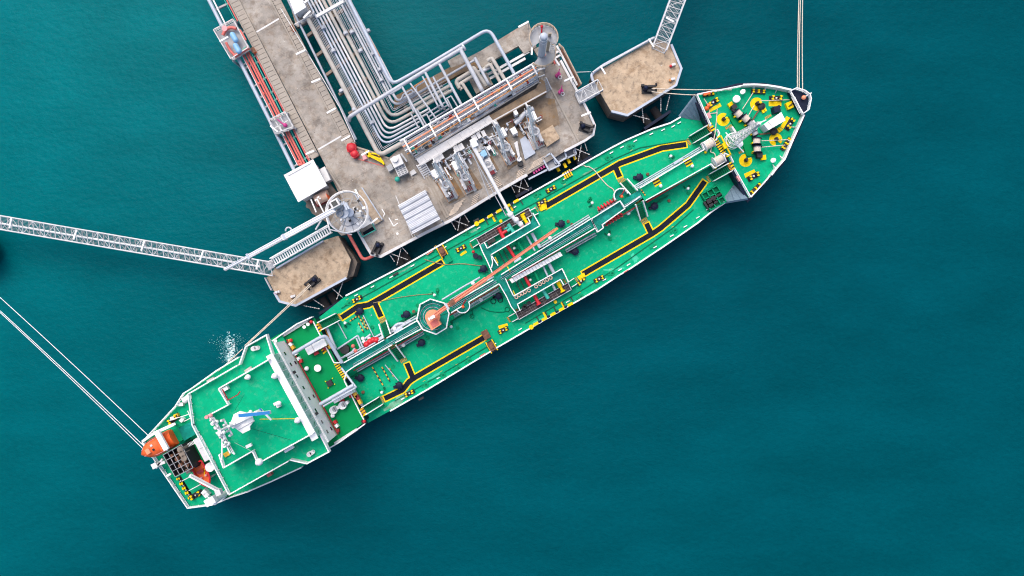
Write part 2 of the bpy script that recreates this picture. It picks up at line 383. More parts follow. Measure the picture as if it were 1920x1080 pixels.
for a, b in (((716, 392), (721, 400)), ((721, 400), (719, 406)), ((729, 408), (738, 424)), ((738, 424), (746, 418)), ((741, 412), (746, 411))):
    MB().beam(P(*a, ZJ + .012), P(*b, ZJ + .012), .16, .02).build('paint_mark', 'white', plat)
for c, r in (((728, 441), 5), ((1071, 201), 3.6), ((1049, 211), 2.3)):
    g = MB(); cc = P(*c, ZJ + .008); g.torus(cc, r * .096, .06, 20, 4); g.build('painted_ring', 'slab', plat)
MB().cyl(P(745, 438, ZJ), .22, .012, 14).build('paint_spot', 'white', plat)
for px, py in ((730, 470), (760, 452), (850, 405), (900, 375), (960, 338), (1010, 305), (1080, 265), (1095, 225), (1060, 140), (700, 440), (760, 380), (870, 300), (1000, 200)):
    MB().cyl(P(px, py, ZJ) + Vector((0, .8, -8.5)), .5, 7.4, 12).build('pile', 'concrete_side', plat)
# brownish raised plinths under the loading arms
for q in ([(806, 326), (836, 310), (872, 368), (842, 382)], [(846, 306), (868, 295), (905, 352), (882, 364)], [(880, 272), (903, 262), (936, 318), (912, 330)], [(922, 250), (944, 242), (975, 304), (953, 319)]):
    MB().prism(PL(q, ZJ + .1), ZJ - .01, ZJ + .1).build('arm_plinth', 'concrete_brown', plat)
MB().prism(PL([(930, 232), (1018, 182), (1040, 186), (1050, 232), (1000, 262), (975, 258)], ZJ + .03), ZJ - .01, ZJ + .03).build('stained_screed', 'concrete_brown', plat)
# timber battens at the front edge
def battens(a, b, n, ln, mw):
    a, b = P(*a, ZJ), P(*b, ZJ); d_ = Vector((math.cos(RJ), math.sin(RJ), 0))
    for i in range(n):
        c = a.lerp(b, i / (n - 1)); L = ln * random.uniform(.85, 1.1)
        MB().beam(c - d_ * L / 2 + Vector((0, 0, .08)), c + d_ * L / 2 + Vector((0, 0, .08)), .16, .14).build('timber_batten', mw, plat)
battens((862, 379), (848, 402), 8, 2.2, 'timber_pale'); battens((893, 366), (888, 385), 6, 1.2, 'timber_pale'); battens((925, 334), (937, 348), 7, 1.3, 'timber_pale')
battens((1012, 298), (1003, 313), 5, 2.6, 'timber_pale'); battens((978, 318), (974, 332), 5, 1.7, 'timber_pale'); battens((917, 345), (921, 352), 3, 1.0, 'timber_pale')
tag(MB().prism(PL([(1012, 249), (1036, 234), (1050, 259), (1025.5, 275)], ZJ + .75), ZJ, ZJ + .75).build('concrete_plinth', 'concrete_tan'), 'square tan concrete plinth on the platform beside the last loading arm', 'plinth')
# back beam behind the pipes
back = thing('pipe_support_deck', 'concrete beam deck over open water behind the pipe bends', 'deck', P(950, 80, 0))
for q in ([(991, 40), (900, 96), (928, 111), (972, 86), (983, 101), (1006, 88)], [(900, 96), (875, 109), (905, 126), (928, 111)], [(839, 114), (862, 101), (876, 109), (868, 119), (846, 127)],
          [(875, 109), (780, 160), (790, 178), (868, 136), (905, 126)], [(780, 160), (740, 180), (738, 206), (790, 178)], [(880, 150), (912, 136), (925, 158), (893, 176)], [(1000, 92), (1040, 76), (1050, 112), (1020, 124)]):
    MB().prism(PL(q, 5.0 + random.uniform(0, .02)), 4.2, 5.0 + random.uniform(0, .03)).build('concrete_beam', 'concrete_brown' if q[0][0] < 880 and q[0][0] != 839 else 'concrete', back)
for a, b in (((992, 97), (905, 146)), ((985, 110), (915, 150)), ((830, 160), (770, 192)), ((842, 170), (780, 205))):
    MB().beam(P(*a, 4.6), P(*b, 4.6), .45, .5).build('steel_beam', 'galvanised', back)
for px, py in ((985, 62), (930, 88), (860, 125), (800, 160), (1020, 100), (900, 150), (745, 190)):
    MB().cyl(P(px, py, ZJ) + Vector((0, .4, -8.5)), .45, 7.3, 12).build('pile', 'concrete_side', back)
# ---- pipe rack
rack = thing('pipe_rack', 'bundle of white and beige pipelines bending round to the manifold', 'pipelines', P(690, 160, 0))
def pipe(pts, r, m, z, rr=1.6, par=None, name='pipe', n=10):
    v = [P(p[0], p[1], p[2] if len(p) > 2 else z) for p in pts]
    g = MB(); v = arc(v, rr) if len(v) > 2 else v; g.tube(v, r, n)
    return g.build(name, m, par or rack)
def rp(x120, corner, end, r, m, z=None, rr=1.9):
    sl = .515; z = z if z is not None else 5.7 + r
    pts = [(x120 - sl * 270, -150), (x120, 120)] + ([corner] if corner else []) + ([end] if end else [])
    return pipe([pts[0]] + pts[2:], r, m, z, rr)
rp(606, None, (668, 262), .21, 'pipe_grey')
rp(620.5, (711, 292), (764, 264), .42, 'pipe_beige', rr=1.2)
for k, (x, c, e) in enumerate(((627, (715, 285.5), (757, 262)), (629.5, (716.5, 281), (754, 259)), (632, (717.5, 277.5), (750, 258)))): rp(x, c, e, .05, 'pipe_white', rr=.3)
for x, c, e in ((637, (719, 273), (787, 237)), (644, (721.5, 264.5), (787, 228)), (651, (724, 255.5), (800, 214)), (658, (727, 246.5), (806, 203))): rp(x, c, e, .20, ('pipe_white', 'pale_blue', 'steel_light', 'pipe_white')[int(x) % 4])
rp(666, (729.5, 236), (850, 168), .29, 'pipe_beige', rr=2.2)
rp(676.5, (733, 223), (848, 158.5), .29, 'pipe_beige', rr=2.2)
for x, c, e in ((684, (733, 219.5), (846, 156)), (686.5, (734.5, 215), (842, 153)), (689.5, (737, 209), (838, 149)), (692, (738, 206), (832, 148))): rp(x, c, e, .05, 'pipe_white', rr=.5)
rp(698, (740, 200), (891, 112), .23, 'pipe_white', rr=1.6)
rp(704, None, (731, 172), .15, 'pipe_white'); rp(709, None, (735, 168), .2, 'pipe_white')
rp(717, (735, 159), (806, 119.5), .31, 'pale_blue', z=7.6, rr=1.4)
pipe([(806, 119.5, 7.6), (917, 53, 7.6), (964, 138, 7.6)], .31, 'pale_blue', 7.6, 1.6)
pipe([(655, 226, 5.8), (655, 219, 9), (870, 88.5, 9)], .34, 'pipe_white', 9, 1.0)
MB().tube([P(868, 90, 9), P(871, 88, 9)], .62, 12).build('flange', 'pipe_white', rack)
pipe([(737, 176), (746, 190), (778, 172)], .24, 'pipe_white', 6.6, 1.3)
pipe([(753, 186), (755, 178), (772, 168), (775, 174)], .16, 'pipe_white', 6.9, .6); pipe([(781, 172), (780, 162), (797, 152), (800, 158)], .16, 'pipe_white', 6.9, .6)
pipe([(732, 176, 9), (752, 164, 9)], .2, 'pipe_white', 9)
MB().beam(P(770, 166, 7), P(800, 147, 7), .18, .18).build('steel_beam', 'orange_rust', rack)
# overhead branch lines dropping to the manifold
for a, b, r in (((753, 161), (797, 240), .20), ((769, 156), (822, 228), .15), ((792, 143), (822, 200), .16), ((796, 133), (830, 200), .24), ((812, 144), (842, 200), .16), ((822, 117), (866, 198), .25), ((862, 90), (904, 170), .38), ((890, 108), (916, 157), .26)):
    pipe([a + (9,), b + (8.6,), (b[0] + 3, b[1] + 4, 6.2)], r, 'pipe_white', 9, .6, name='branch_pipe')
for a, b, r in (((922, 108), (948, 152), .34), ((919, 120), (940, 158), .32), ((888, 126), (912, 162), .34), ((866, 155), (886, 187), .30)):
    pipe([(a[0] - 8, a[1] + 6, 6.6), a + (6.8,), b + (6.8,)], r, 'pipe_beige', 7, .7, name='branch_pipe')
pipe([(862, 166), (854, 152), (884, 134), (890, 142)], .38, 'pipe_beige', 6.8, 1.6); pipe([(866, 168), (858, 160), (886, 143)], .34, 'pipe_beige', 6.6, 1.3)
pipe([(876, 148), (925, 118)], .30, 'pipe_beige', 6.2); pipe([(905, 134), (920, 125)], .34, 'pipe_white', 6.3)
for a, b in (((838, 184), (848, 204)), ((846, 180), (858, 200)), ((782, 205), (800, 235)), ((770, 212), (785, 240)), ((846, 180), (835, 186)), ((800, 214), (812, 236)), ((766, 189), (776, 210))): pipe([a, b], .14, 'pipe_white', 6.5, name='branch_pipe')
for i in range(5):
    pipe([(800 + i * 3, 213 + i * 7), (838 + i * 2, 190 + i * 7)], .16, 'pipe_grey', 6.0)
for y in range(-110, 250, 36):   # sleepers across the trestle
    if y > 175: a, b = P(602 + SL * (y - 120) + 4, y, 5.35), P(602 + SL * (y - 120) + 62, y - 34, 5.35)
    else: a, b = P(600 + SL * (y - 120), y, 5.35), P(702 + SL * (y - 120) - 18, y - 62, 5.35)
    MB().beam(a, b, .5, .7).build('sleeper', 'concrete_side', rack)
MB().beam(P(654 - .515 * 150, -150, 5.6), P(738, 158, 5.6), .5, .5).build('edge_beam', 'galvanised', rack)
MB().beam(P(649 - .515 * 150, -150, 5.5), P(712, 106, 5.9), .25, .12).build('rusty_rail', 'orange_rust', rack)
MB().beam(P(594, 31, 8.8), P(644, 3, 8.8), .5, .45).build('gantry_beam', 'steel_light', rack)
for a in ((594, 31), (644, 3)): MB().beam(P(*a, 5.2), P(*a, 8.8), .35, .35).build('gantry_post', 'steel_light', rack)
for px, py in ((650, 60), (640, 90), (700, 120), (660, 160), (720, 200), (700, 250), (620, 20), (600, 60), (760, 200)):
    MB().cyl(P(px, py, ZJ) + Vector((0, 0, -8.5)), .42, 7.9, 10).build('pile', 'concrete_side', rack)
for t in (.3, .52, .74, .95):
    q = Vector((655, 219, 0)).lerp(Vector((870, 88, 0)), t); MB().beam(P(q.x, q.y, 4.8), P(q.x, q.y, 8.7), .22, .22).build('pipe_post', 'steel_grey', rack)
for q in ((770, 140), (840, 100), (917, 60), (940, 98)): MB().beam(P(*q, 4.8), P(*q, 7.3), .22, .22).build('pipe_post', 'steel_grey', rack)
for x, y in ((606, 52), (690, 58), (660, 60), (676, 95), (715, 150), (648, 62), (700, 100), (640, 170), (664, 205), (697, 230), (712, 130), (625, 95)):
    q = P(x, y, 6.25); t = Vector((.46, -.88, 0))
    MB().tube([q - t * .25, q + t * .25], .42, 10).build('pipe_collar', 'pipe_white', rack)
# insulation jackets: each cladding length on the lagged lines is its own sleeve
for x0, cnr, r, zz, step in ((620.5, (711, 292), .435, 6.12, 13.0), (666, (729.5, 236), .305, 5.99, 14.5), (676.5, (733, 223), .305, 5.99, 14.5)):
    p, q = P(x0 - .515 * 270, -150, zz), P(*cnr, zz); L_ = (q - p).length; d_ = (q - p) / L_; sl = step * .096 * 1.13
    me = MB().tube([(-sl * .47, 0, 0), (sl * .47, 0, 0)], r, 12, cap=False).mesh('cladding_sleeve', 'pipe_beige'); n0 = int(L_ / sl)
    for k in range(n0 - 2):
        c = p + d_ * (k + .5) * sl
        if c.y < 52 + 2: inst(me, 'cladding_sleeve', rack, c, math.atan2(d_.y, d_.x))
# handrail on the road's pipe side
MB().rail(PL([(530, 20), (596, 130), (640, 205), (668, 268)], ZJ + .1), 1.05, .06, 2, 2.0).build('railing', 'galvanised', tre)
# ---- red fire-water lines on the left of the road
red = thing('fire_water_lines', 'red fire water pipes with a teal line left of the approach road', 'pipes', P(500, 200, 0))
for x, r, m in ((465, .17, 'pipe_red'), (471.5, .17, 'pipe_red'), (476.5, .2, 'pipe_red'), (482, .09, 'teal_paint'), (487.5, .10, 'pipe_red'), (462, .06, 'white'), (490, .08, 'pink')):
    x1 = x + .505 * 190
    pipe([(x - .505 * 24, 96), (x1, 310)], r, m, 5.6, par=red)
pipe([(391 - 75, -150), (508, 230), (552, 320)], .34, 'pale_blue', 5.4, par=red, rr=.1); pipe([(400 - 75, -150), (424, 48)], .14, 'white', 5.7, par=red)
pipe([(418 - 77, -150), (442, 40)], .06, 'teal_paint', 5.7, par=red); pipe([(424 - 77, -150), (446, 40)], .12, 'pipe_red', 5.7, par=red)
for p in ((485, 157), (494, 176), (560, 303), (563, 308)): MB().tube([P(*p, 5.6) + Vector((-.1, .2, 0)), P(*p, 5.6) + Vector((.1, -.2, 0))], .27, 10).build('flange', 'pipe_red', red)
for y in (110, 150, 190, 260, 300): MB().beam(P(440 + .5 * y - 38, y + 12, 5.2), P(436 + .512 * y - 4, y - 12, 5.2), .25, .3).build('pipe_bracket', 'steel_grey', red)
# ---- valve platforms
def cage(name, label, quad, z, extra):
    t = thing(name, label, 'platform', P(*quad[0], 0)); v = PL(quad, z)
    MB().prism(v, z - .25, z).build('floor_grating', 'steel_grey', t)
    MB().rail(v, 1.1, .06, 3, 1.2, closed=True).build('railing', 'galvanised', t)
    for a in v: MB().beam(a + Vector((0, 0, -8)), a, .3, .3).build('post', 'steel_grey', t)
    extra(t); return t
def ex1(t):
    for c in ((439, 70), (445, 91)):
        p, q = P(c[0] - 3, c[1] - 5, 7.6), P(c[0] + 3, c[1] + 5, 7.6); g = MB(); g.tube([p, q], .5, 12); g.ball(p, .5); g.ball(q, .5); g.build('foam_tank', 'light_blue', t)
    pipe([(418, 66), (423, 55), (434, 51), (443, 54)], .3, 'pipe_red', 7.2, 1.0, par=t); pipe([(424, 80), (431, 94), (440, 104)], .24, 'pipe_red', 7.2, par=t)
    pipe([(440, 106), (455, 95), (467, 90)], .3, 'pipe_red', 7.2, par=t); pipe([(450, 56), (461, 75)], .17, 'pipe_red', 7.4, par=t)
    MB().cyl(P(423, 55, 7), .5, .5).build('valve_top', 'pink', t); MB().beam(P(412, 78, 8.6), P(428, 69, 8.6), .28, .22).build('lamp_tube', 'white', t)
    pipe([(452, 96), (462, 88)], .12, 'teal_paint', 7.4, par=t)
cage('valve_platform', 'railed steel platform with two blue tanks and red pipes beside the road', [(405, 60), (441, 40), (470, 93), (437, 114)], 6.4, ex1)
def ex2(t):
    pipe([(520, 224), (530, 232), (538, 236)], .13, 'magenta', 7.6, .5, par=t); MB().ball(P(535, 235, 7.7), .4).build('valve_top', 'magenta', t)
    for a, b in (((515, 240), (540, 226)), ((526, 220), (541, 246)), ((517, 228), (533, 255)), ((530, 248), (524, 235))): MB().beam(P(*a, 7.4), P(*b, 7.4), .14, .14).build('frame_bar', 'galvanised', t)
    MB().beam(P(507, 236, 8.4), P(521, 247, 8.4), .25, .22).build('lamp_tube', 'white', t)
cage('valve_platform', 'smaller railed steel frame with a magenta valve over the red pipes', [(509, 227), (538, 212), (553, 240), (519, 253)], 6.6, ex2)
# ---- buildings
def hut(name, label, cat, quad, z0, z1, wall, roof, over=.25, ribs=0, group=None):
    t = thing(name, label, cat, P(*quad[0], z0)); v = PL(quad, z1); c = sum(v, Vector()) / 4
    inn = [c + (p - c) * .86 for p in v]
    MB().prism(inn, z0, z1 - .12).build('wall', wall, t)
    MB().prism(v, z1 - .12, z1 + .1).build('roof', roof, t)
    if ribs:
        for i in range(ribs + 1):
            a = v[0].lerp(v[3], i / ribs); b = v[1].lerp(v[2], i / ribs); up = Vector((0, 0, .13))
            MB().beam(a + up, b + up, .1, .08).build('roof_rib', roof, t)
    return t
wb = hut('pump_house', 'white flat-roofed building over the red pipes at the platform corner', 'building', [(533, 328), (560, 379), (613, 348), (587, 299)], 5.4, 9.0, 'steel_light', 'roof_white', ribs=9)
MB().beam(P(540, 330, 9.18), P(583, 306, 9.18), .08, .06).build('roof_seam', 'steel_grey', wb)
g = MB().prism(PL([(545, 330), (590, 306), (640, 372), (618, 420), (585, 400)], 5.3), 4.6, 5.28); g.build('base_slab', 'concrete_side', wb)
for q in ((548, 335), (575, 385), (600, 395), (595, 330)): MB().cyl(P(*q, ZJ) + Vector((0, 0, -8.5)), .42, 7.7, 10).build('pile', 'concrete_side', wb)
hut('switch_cabinet', 'narrow grey cabinet between the white building and the road', 'cabinet', [(599, 318), (610, 342), (620, 337), (609, 312)], ZJ, 7.7, 'steel_grey', 'steel_light')
hut('gate_shelter', 'white shelter roof beside the road at the top edge', 'shelter', [(536, -18), (553, 27), (574, 14), (556, -28)], ZJ, 8.3, 'steel_light', 'roof_white')
tag(MB().prism(PL([(557, 23), (569, 16), (573, 22), (561, 30)], 6.5), 5.5, 6.5).build('electrical_box', 'steel_light'), 'grey box in front of the white shelter by the pipe rack', 'box')
MB().prism(PL([(533, -30), (556, 52), (592, 33), (556, -44)], ZJ), ZJ - .8, ZJ - .01).build('side_slab', 'concrete', tre)
MB().rail(PL([(556, 50), (588, 32), (592, 26)], ZJ), 1.1, .07, 3, 1.5).build('railing', 'steel_light', tre)
can = thing('canopy', 'grey corrugated metal canopy on the platform', 'canopy', P(785, 398, ZJ))
v = PL([(746, 385), (774, 439), (826, 411), (797, 356)], 8.6)
MB().prism(v, 8.5, 8.6).build('roof_sheet', 'roof_sheet', can)
n = 22
for i in range(n):
    a = v[0].lerp(v[1], (i + .5) / n); b = v[3].lerp(v[2], (i + .5) / n); up = Vector((0, 0, .05))
    MB().beam(a + up, b + up, .17, .16).build('corrugation', ['roof_sheet_light', 'roof_sheet_dark', 'roof_sheet', 'roof_sheet_light'][i * 7 % 4 if i % 5 else 0], can)
for p in v: MB().beam(Vector((p.x * .985, p.y * .985, ZJ)), Vector((p.x * .985, p.y * .985, 8.5)), .15, .15).build('post', 'steel_grey', can)
mh = thing('hydraulic_unit', 'grey machine skid with round tank and mesh cage beside the manifold', 'machine', P(748, 308, ZJ))
MB().prism(PL([(731, 297), (749, 288), (766, 325), (748, 333)], ZJ + .4), ZJ, ZJ + .4).build('skid', 'steel_grey', mh)
MB().prism(PL([(731, 298), (749, 289), (757, 306), (739, 315)], 8.0), ZJ + .4, 8.0).build('housing', 'steel_light', mh)
MB().cyl(P(741, 299, 8.0), .55, .4, 16).build('tank_lid', 'steel_light', mh)
v = PL([(739, 312), (756, 304), (765, 323), (748, 331)], 7.2)
MB().prism(v, ZJ + .4, 7.0).build('cage_core', 'steel_grey', mh)
g = MB()
for i in range(7):
    a, b = v[0].lerp(v[3], i / 6), v[1].lerp(v[2], i / 6); g.beam(a, b, .08, .08)
for i in range(4):
    a, b = v[0].lerp(v[1], i / 3), v[3].lerp(v[2], i / 3); g.beam(a, b, .12, .12)
g.build('mesh_guard', 'steel_light', mh)
MB().prism(PL([(724, 312), (733, 306), (738, 316), (729, 322)], 6.6), ZJ, 6.6).build('cooler', 'steel_grey', mh)
MB().prism(PL([(768, 322), (776, 317), (781, 324), (771, 330)], 5.9), ZJ, 5.9).build('pit_cover', 'steel_light', mh)
MB().ball(P(745, 336, 6.1), .5).build('valve', 'teal_paint', mh); pipe([(752, 288, 6.4), (758, 296, 6.4), (763, 303, 6.4)], .2, 'pipe_white', 6, par=mh)
# ---- manifold gantry
man = thing('manifold_gantry', 'white manifold frame with orange pipes and a grey walkway behind the loading arms', 'manifold', P(880, 210, ZJ))
MB().prism(PL([(779, 297), (917, 216), (926, 228), (789, 311)], 7.4), 7.15, 7.4).build('walkway_plate', 'steel_light', man)
MB().prism(PL([(917, 217), (1005, 166), (1013, 148), (1021, 152), (1025, 173), (926, 229)], 7.3), ZJ - .02, 7.3).build('raised_walkway', 'concrete_brown', man)
MB().prism(PL([(772, 286), (1004, 142), (1012, 152), (780, 297)], 6.2), ZJ - .02, 6.2).build('pipe_bed', 'steel_light', man)
for i in range(6):
    t = (i + .5) / 6; a = P(781, 299, 7.42).lerp(P(918, 218, 7.42), t); b = P(789, 309, 7.42).lerp(P(925, 227, 7.42), t); MB().beam(a, b, .04, .03).build('plate_joint', 'steel_grey', man)
MB().rail(PL([(789, 311), (926, 228), (1024, 174)], 7.4), 1.0, .06, 2, 2.0).build('railing', 'steel_light', man)
A0, A1, B0, B1 = (757, 260.5), (997, 121), (770, 285), (1007, 139)
ZT = 10.2
for t in (0, .2, .39, .54, .8, 1):
    a = P(A0[0] + (A1[0] - A0[0]) * t, A0[1] + (A1[1] - A0[1]) * t, ZT); b = P(B0[0] + (B1[0] - B0[0]) * t, B0[1] + (B1[1] - B0[1]) * t, ZT)
    MB().beam(a, b, .27, .27).build('portal_beam', 'white', man)
    for q in (a, b): MB().beam(Vector((q.x, q.y, ZJ)), q, .24, .24).build('portal_post', 'steel_light', man)
def lerp2(t, s, z):
    a = Vector((A0[0] + (A1[0] - A0[0]) * t, A0[1] + (A1[1] - A0[1]) * t, 0)); b = Vector((B0[0] + (B1[0] - B0[0]) * t, B0[1] + (B1[1] - B0[1]) * t, 0))
    c = a.lerp(b, s); return P(c.x, c.y, z)
for s, r, m, z in ((0, .22, 'white', ZT), (.12, .10, 'pipe_white', 10.0), (.28, .14, 'pipe_white', 9.2), (.44, .17, 'crane_orange', 9.9), (.62, .14, 'pipe_white', 9.4), (.74, .16, 'white', 9.8), (.86, .10, 'pipe_white', 9.0), (1.0, .11, 'orange_rust', 9.6), (.52, .12, 'pipe_beige', 8.2), (.35, .3, 'pipe_white', 7.0), (.66, .22, 'pipe_grey', 7.0)):
    MB().tube([lerp2(-.03, s, z), lerp2(1.02, s, z)], r * .8, 8).build('header_pipe', m, man)
MB().tube([lerp2(.5, 1.15, 8.8), lerp2(1.0, 1.12, 8.8)], .3, 8).build('header_pipe', 'pipe_white', man)
for k, (o_, r, m) in enumerate(((0.5, .10, 'white'), (2.2, .14, 'pipe_white'), (3.8, .08, 'orange_rust'), (5.2, .16, 'pipe_white'), (7.0, .10, 'white'), (8.4, .12, 'pipe_beige'), (-1.2, .12, 'pipe_white'))):
    a, b = (774 + o_ * .5, 289 + o_ * .866), (1006 + o_ * .5, 146 + o_ * .866); t0, t1 = (0, 1) if k % 2 else (.05 * k, 1 - .07 * k)
    MB().tube([P(a[0] + (b[0] - a[0]) * t0, a[1] + (b[1] - a[1]) * t0, 7.1 + .1 * k), P(a[0] + (b[0] - a[0]) * t1, a[1] + (b[1] - a[1]) * t1, 7.1 + .1 * k)], r, 8).build('header_pipe', m, man)
for i in range(40):
    t = random.random(); o_ = random.uniform(-1, 8); p = P(774 + 232 * t + o_ * .5, 289 - 143 * t + o_ * .866, 6.2); g = MB(); g.box(p, (random.uniform(.3, 1.3), random.uniform(.25, .6), random.uniform(.6, 1.9)), RJ); g.build('small_gear', random.choice(['white', 'steel_light', 'pipe_beige', 'black', 'orange_rust', 'roof_white', 'teal_paint']), man)
for i in range(130):   # valves and cross fittings between the headers
    t = (i + .5 + random.uniform(-.3, .3)) / 130; s = random.uniform(.15, .95); z = random.uniform(7.3, 9.3); k = random.choice(['pipe_white'] * 5 + ['pipe_grey'] * 3 + ['yellow_worn', 'teal_paint', 'red_dark'])
    p = lerp2(t, s, z); g = MB()
    if i % 3: g.tube([p, lerp2(t, s + random.uniform(.2, .4), z)], random.uniform(.09, .22), 8)
    else: g.cyl(p, random.uniform(.22, .4), .3, 10); g.cyl(p, .09, 1.0, 6)
    g.build('valve' if i % 3 == 0 else 'cross_pipe', k, man)
for i in range(70):   # low pipework and small gear on the bed
    t = (i + random.random()) / 70; s = random.uniform(.75, 1.45); p = lerp2(t, s, 6.25); g = MB(); k = random.choice(['pipe_white', 'white', 'steel_grey', 'pipe_beige', 'black', 'steel_light', 'orange_rust'])
    if i % 2: g.tube([p + Vector((0, 0, .4)), p + Vector((math.cos(RJ) * random.uniform(.6, 2.4), math.sin(RJ) * random.uniform(.6, 2.4), .4))], random.uniform(.07, .16), 6); g.build('low_pipe', k, man)
    else: g.box(p, (random.uniform(.3, .9), random.uniform(.25, .6), random.uniform(.3, 1.1)), RJ); g.build('small_gear', k, man)
for t in (.06, .24, .44):
    c = lerp2(t, 1.2, 0); g = MB().box((c.x, c.y, 7.4), (2.6, .9, .5), RJ); g.build('drip_tray', 'steel_grey', man)
def steps(par, a, b, z0, z1, w, n, m_str, m_tr, name='stair'):
    """inclined stair: stringers and treads; a low end, b high end (px)"""
    p, q = P(*a, z0), P(*b, z1); d_ = (q - p); d_.z = 0; d_.normalize(); s = Vector((-d_.y, d_.x, 0)); g = MB()
    for k in (-1, 1): g.beam(p + s * k * w / 2, q + s * k * w / 2, .14, .3, 0)
    for i in range(n):
        c = p.lerp(q, (i + .5) / n); g.beam(c - s * w / 2, c + s * w / 2, .26, .06, 1)
    return g.build(name, [m_str, m_tr], par)
steps(man, (803, 331), (788, 306), ZJ, 7.4, 1.5, 7, 'white', 'steel_light'); steps(man, (1028, 172), (1018, 150), ZJ, 7.3, 1.4, 6, 'white', 'steel_grey')
for px, py in ((779, 299), (835, 268), (890, 236), (917, 222), (789, 309), (845, 278), (900, 245)): MB().beam(P(px, py, ZJ), P(px, py, 7.2), .2, .2).build('walkway_post', 'steel_grey', man)
# pipe spurs from the walkway to each arm
for a, b in (((819, 298), (832, 326)), ((826, 292), (845, 318)), ((855, 278), (878, 316)), ((864, 274), (884, 308)), ((889, 258), (900, 280)), ((898, 252), (914, 268)), ((905, 250), (920, 262)), ((928, 231), (938, 246))):
    pipe([a + (6.9,), b + (6.6,)], .2, 'pipe_white', 7, par=man, name='spur_pipe')
    MB().box(P(a[0] + 1, a[1] + 2, 7.0), (.9, 1.1, .5), RJ).build('valve_box', 'steel_light', man)
for pts in ([(828, 303), (843, 295), (846, 289)], [(868, 283), (886, 272), (893, 280)], [(906, 262), (918, 256), (925, 263), (917, 270)], [(876, 290), (884, 286), (888, 292)]): pipe(pts, .12, 'pipe_white', 6.4, .5, par=man, name='spur_pipe')
pipe([(966, 232), (976, 222), (982, 214), (1000, 203)], .42, 'pipe_white', 6.9, 1.2, par=man, name='spur_pipe'); pipe([(828, 304), (852, 290)], .22, 'pipe_white', 6.4, par=man, name='spur_pipe')
MB().prism(PL([(956, 242), (965, 237), (971, 248), (962, 253)], 7.4), ZJ, 7.4).build('control_cabinet', 'roof_white', man)
MB().prism(PL([(962, 209), (968, 205), (972, 213), (966, 216)], 8.2), ZJ, 8.2).build('control_cabinet', 'roof_white', man)
# ---- loading arms
def arm(label, c, rz, mirror=1, k=1.0):
    t = thing('marine_loader', label, 'loading arm', P(*c, ZJ + .1), rz, 'marine loading arms'); m = mirror
    L = dict(parent=t, local=True)
    MB().box((0, 0, 0), (2.3, 5.4, .3)).build('base_plate', 'pipe_beige', **L)
    g = MB(); g.box((0, .8, .3), (1.2, 1.3, 1.0)); g.build('pedestal', 'steel_light', **L)
    MB().tube([(0, .8, 1.3), (0, .8, 7.2)], .27, 12).build('riser', 'pipe_white', **L)
    g = MB(); g.tube([(0, .8, 7.2), (.25 * m, 2.6, 11.0)], .2, 10, r2=.17); g.beam((-.3 * m, .8, 7.4), (-.1 * m, 2.5, 10.8), .12, .12); g.build('inboard_arm', 'white', **L)
    g = MB(); g.tube([(.35 * m, 2.6, 11.0), (.7 * m, -2.0, 3.4)], .16, 10); g.beam((.9 * m, 2.4, 10.8), (1.0 * m, -1.8, 3.7), .12, .12)
    for q in (.2, .4, .6, .8): g.beam(Vector((.4 * m, 2.5, 10.9)).lerp(Vector((.7 * m, -2, 3.4)), q), Vector((.9 * m, 2.4, 10.8)).lerp(Vector((1.0 * m, -1.8, 3.7)), q), .1, .1)
    g.build('outboard_arm', 'white', **L)
    g = MB(); g.tube([(.3 * m, 2.6, 11.0), (.5 * m, 2.6, 11.0)], .55, 16); g.build('pulley', 'steel_light', **L)
    MB().box((-.55 * m, 1.6, 5.6), (.8, 1.5, 1.2)).build('counterweight', 'white', **L)
    g = MB(); g.torus((.15, -.3, 3.4), .62, .2, 14, 6); g.build('swivel_joint', 'steel_light', **L)
    MB().box((.15, -.3, 2.9), (.55, .7, .45)).build('swivel_core', 'steel_grey', **L)
    g = MB()
    for i in range(4): g.tube([(-.5 + .35 * i, -1.5, .9), (-.4 + .35 * i, -2.5, .9)], .09, 6)
    g.build('hydraulic_hose', 'red_dark', **L)
    g = MB(); g.tube([(.6 * m, -2.1, 3.3), (.6 * m, -2.9, 2.9)], .26, 8); g.ball((.6 * m, -3.0, 2.7), .34); g.build('coupler', 'steel_grey', **L)
    MB().box((-.75 * m, -1.0, .35), (.55, 2.0, 1.3)).build('control_box', 'steel_light', **L)
    g = MB()
    for x in (-1.12, 1.12): g.beam((x, -2.7, .35), (x, 2.7, .35), .07, .2)
    g.build('drip_rim', 'orange_rust', **L)
    g = MB()
    for i in range(16):
        x, y = random.uniform(-.95, .95), random.uniform(-2.3, 2.4); z = random.uniform(.5, 2.6); g = MB(); kk = random.choice(['white', 'white', 'pipe_white', 'steel_grey', 'red_dark', 'orange_rust', 'black', 'steel_light'])
        if i % 2: g.tube([(x, y, z), (x + random.uniform(-.5, .5), y + random.uniform(-.9, .9), z + random.uniform(0, .6))], random.uniform(.06, .13), 6); g.build('small_pipe', kk, **L)
        else: g.box((x, y, .3), (random.uniform(.2, .55), random.uniform(.25, .6), z), random.uniform(-.3, .3)); g.build('fitting', kk, **L)
    return t
arm('stowed loading arm nearest the corrugated canopy', (837, 349), R(29))
arm('stowed loading arm, second from the corrugated canopy', (872, 335), R(27), 1)
arm('stowed loading arm with reddish pipe loops, just right of the working arm', (947, 281), R(28), -1)
a5 = arm('stowed loading arm with crossed white tubes next to the tan concrete plinth', (1000, 252), R(24), -1)
MB().prism(PL([(975, 262), (990, 250), (1004, 287), (984, 299)], ZJ + .5), ZJ, ZJ + .5).build('steel_tray', 'pale_blue')
sp = bpy.data.objects['steel_tray']; tag(sp, 'pale blue steel tray at the foot of the crossed loading arm', 'tray')
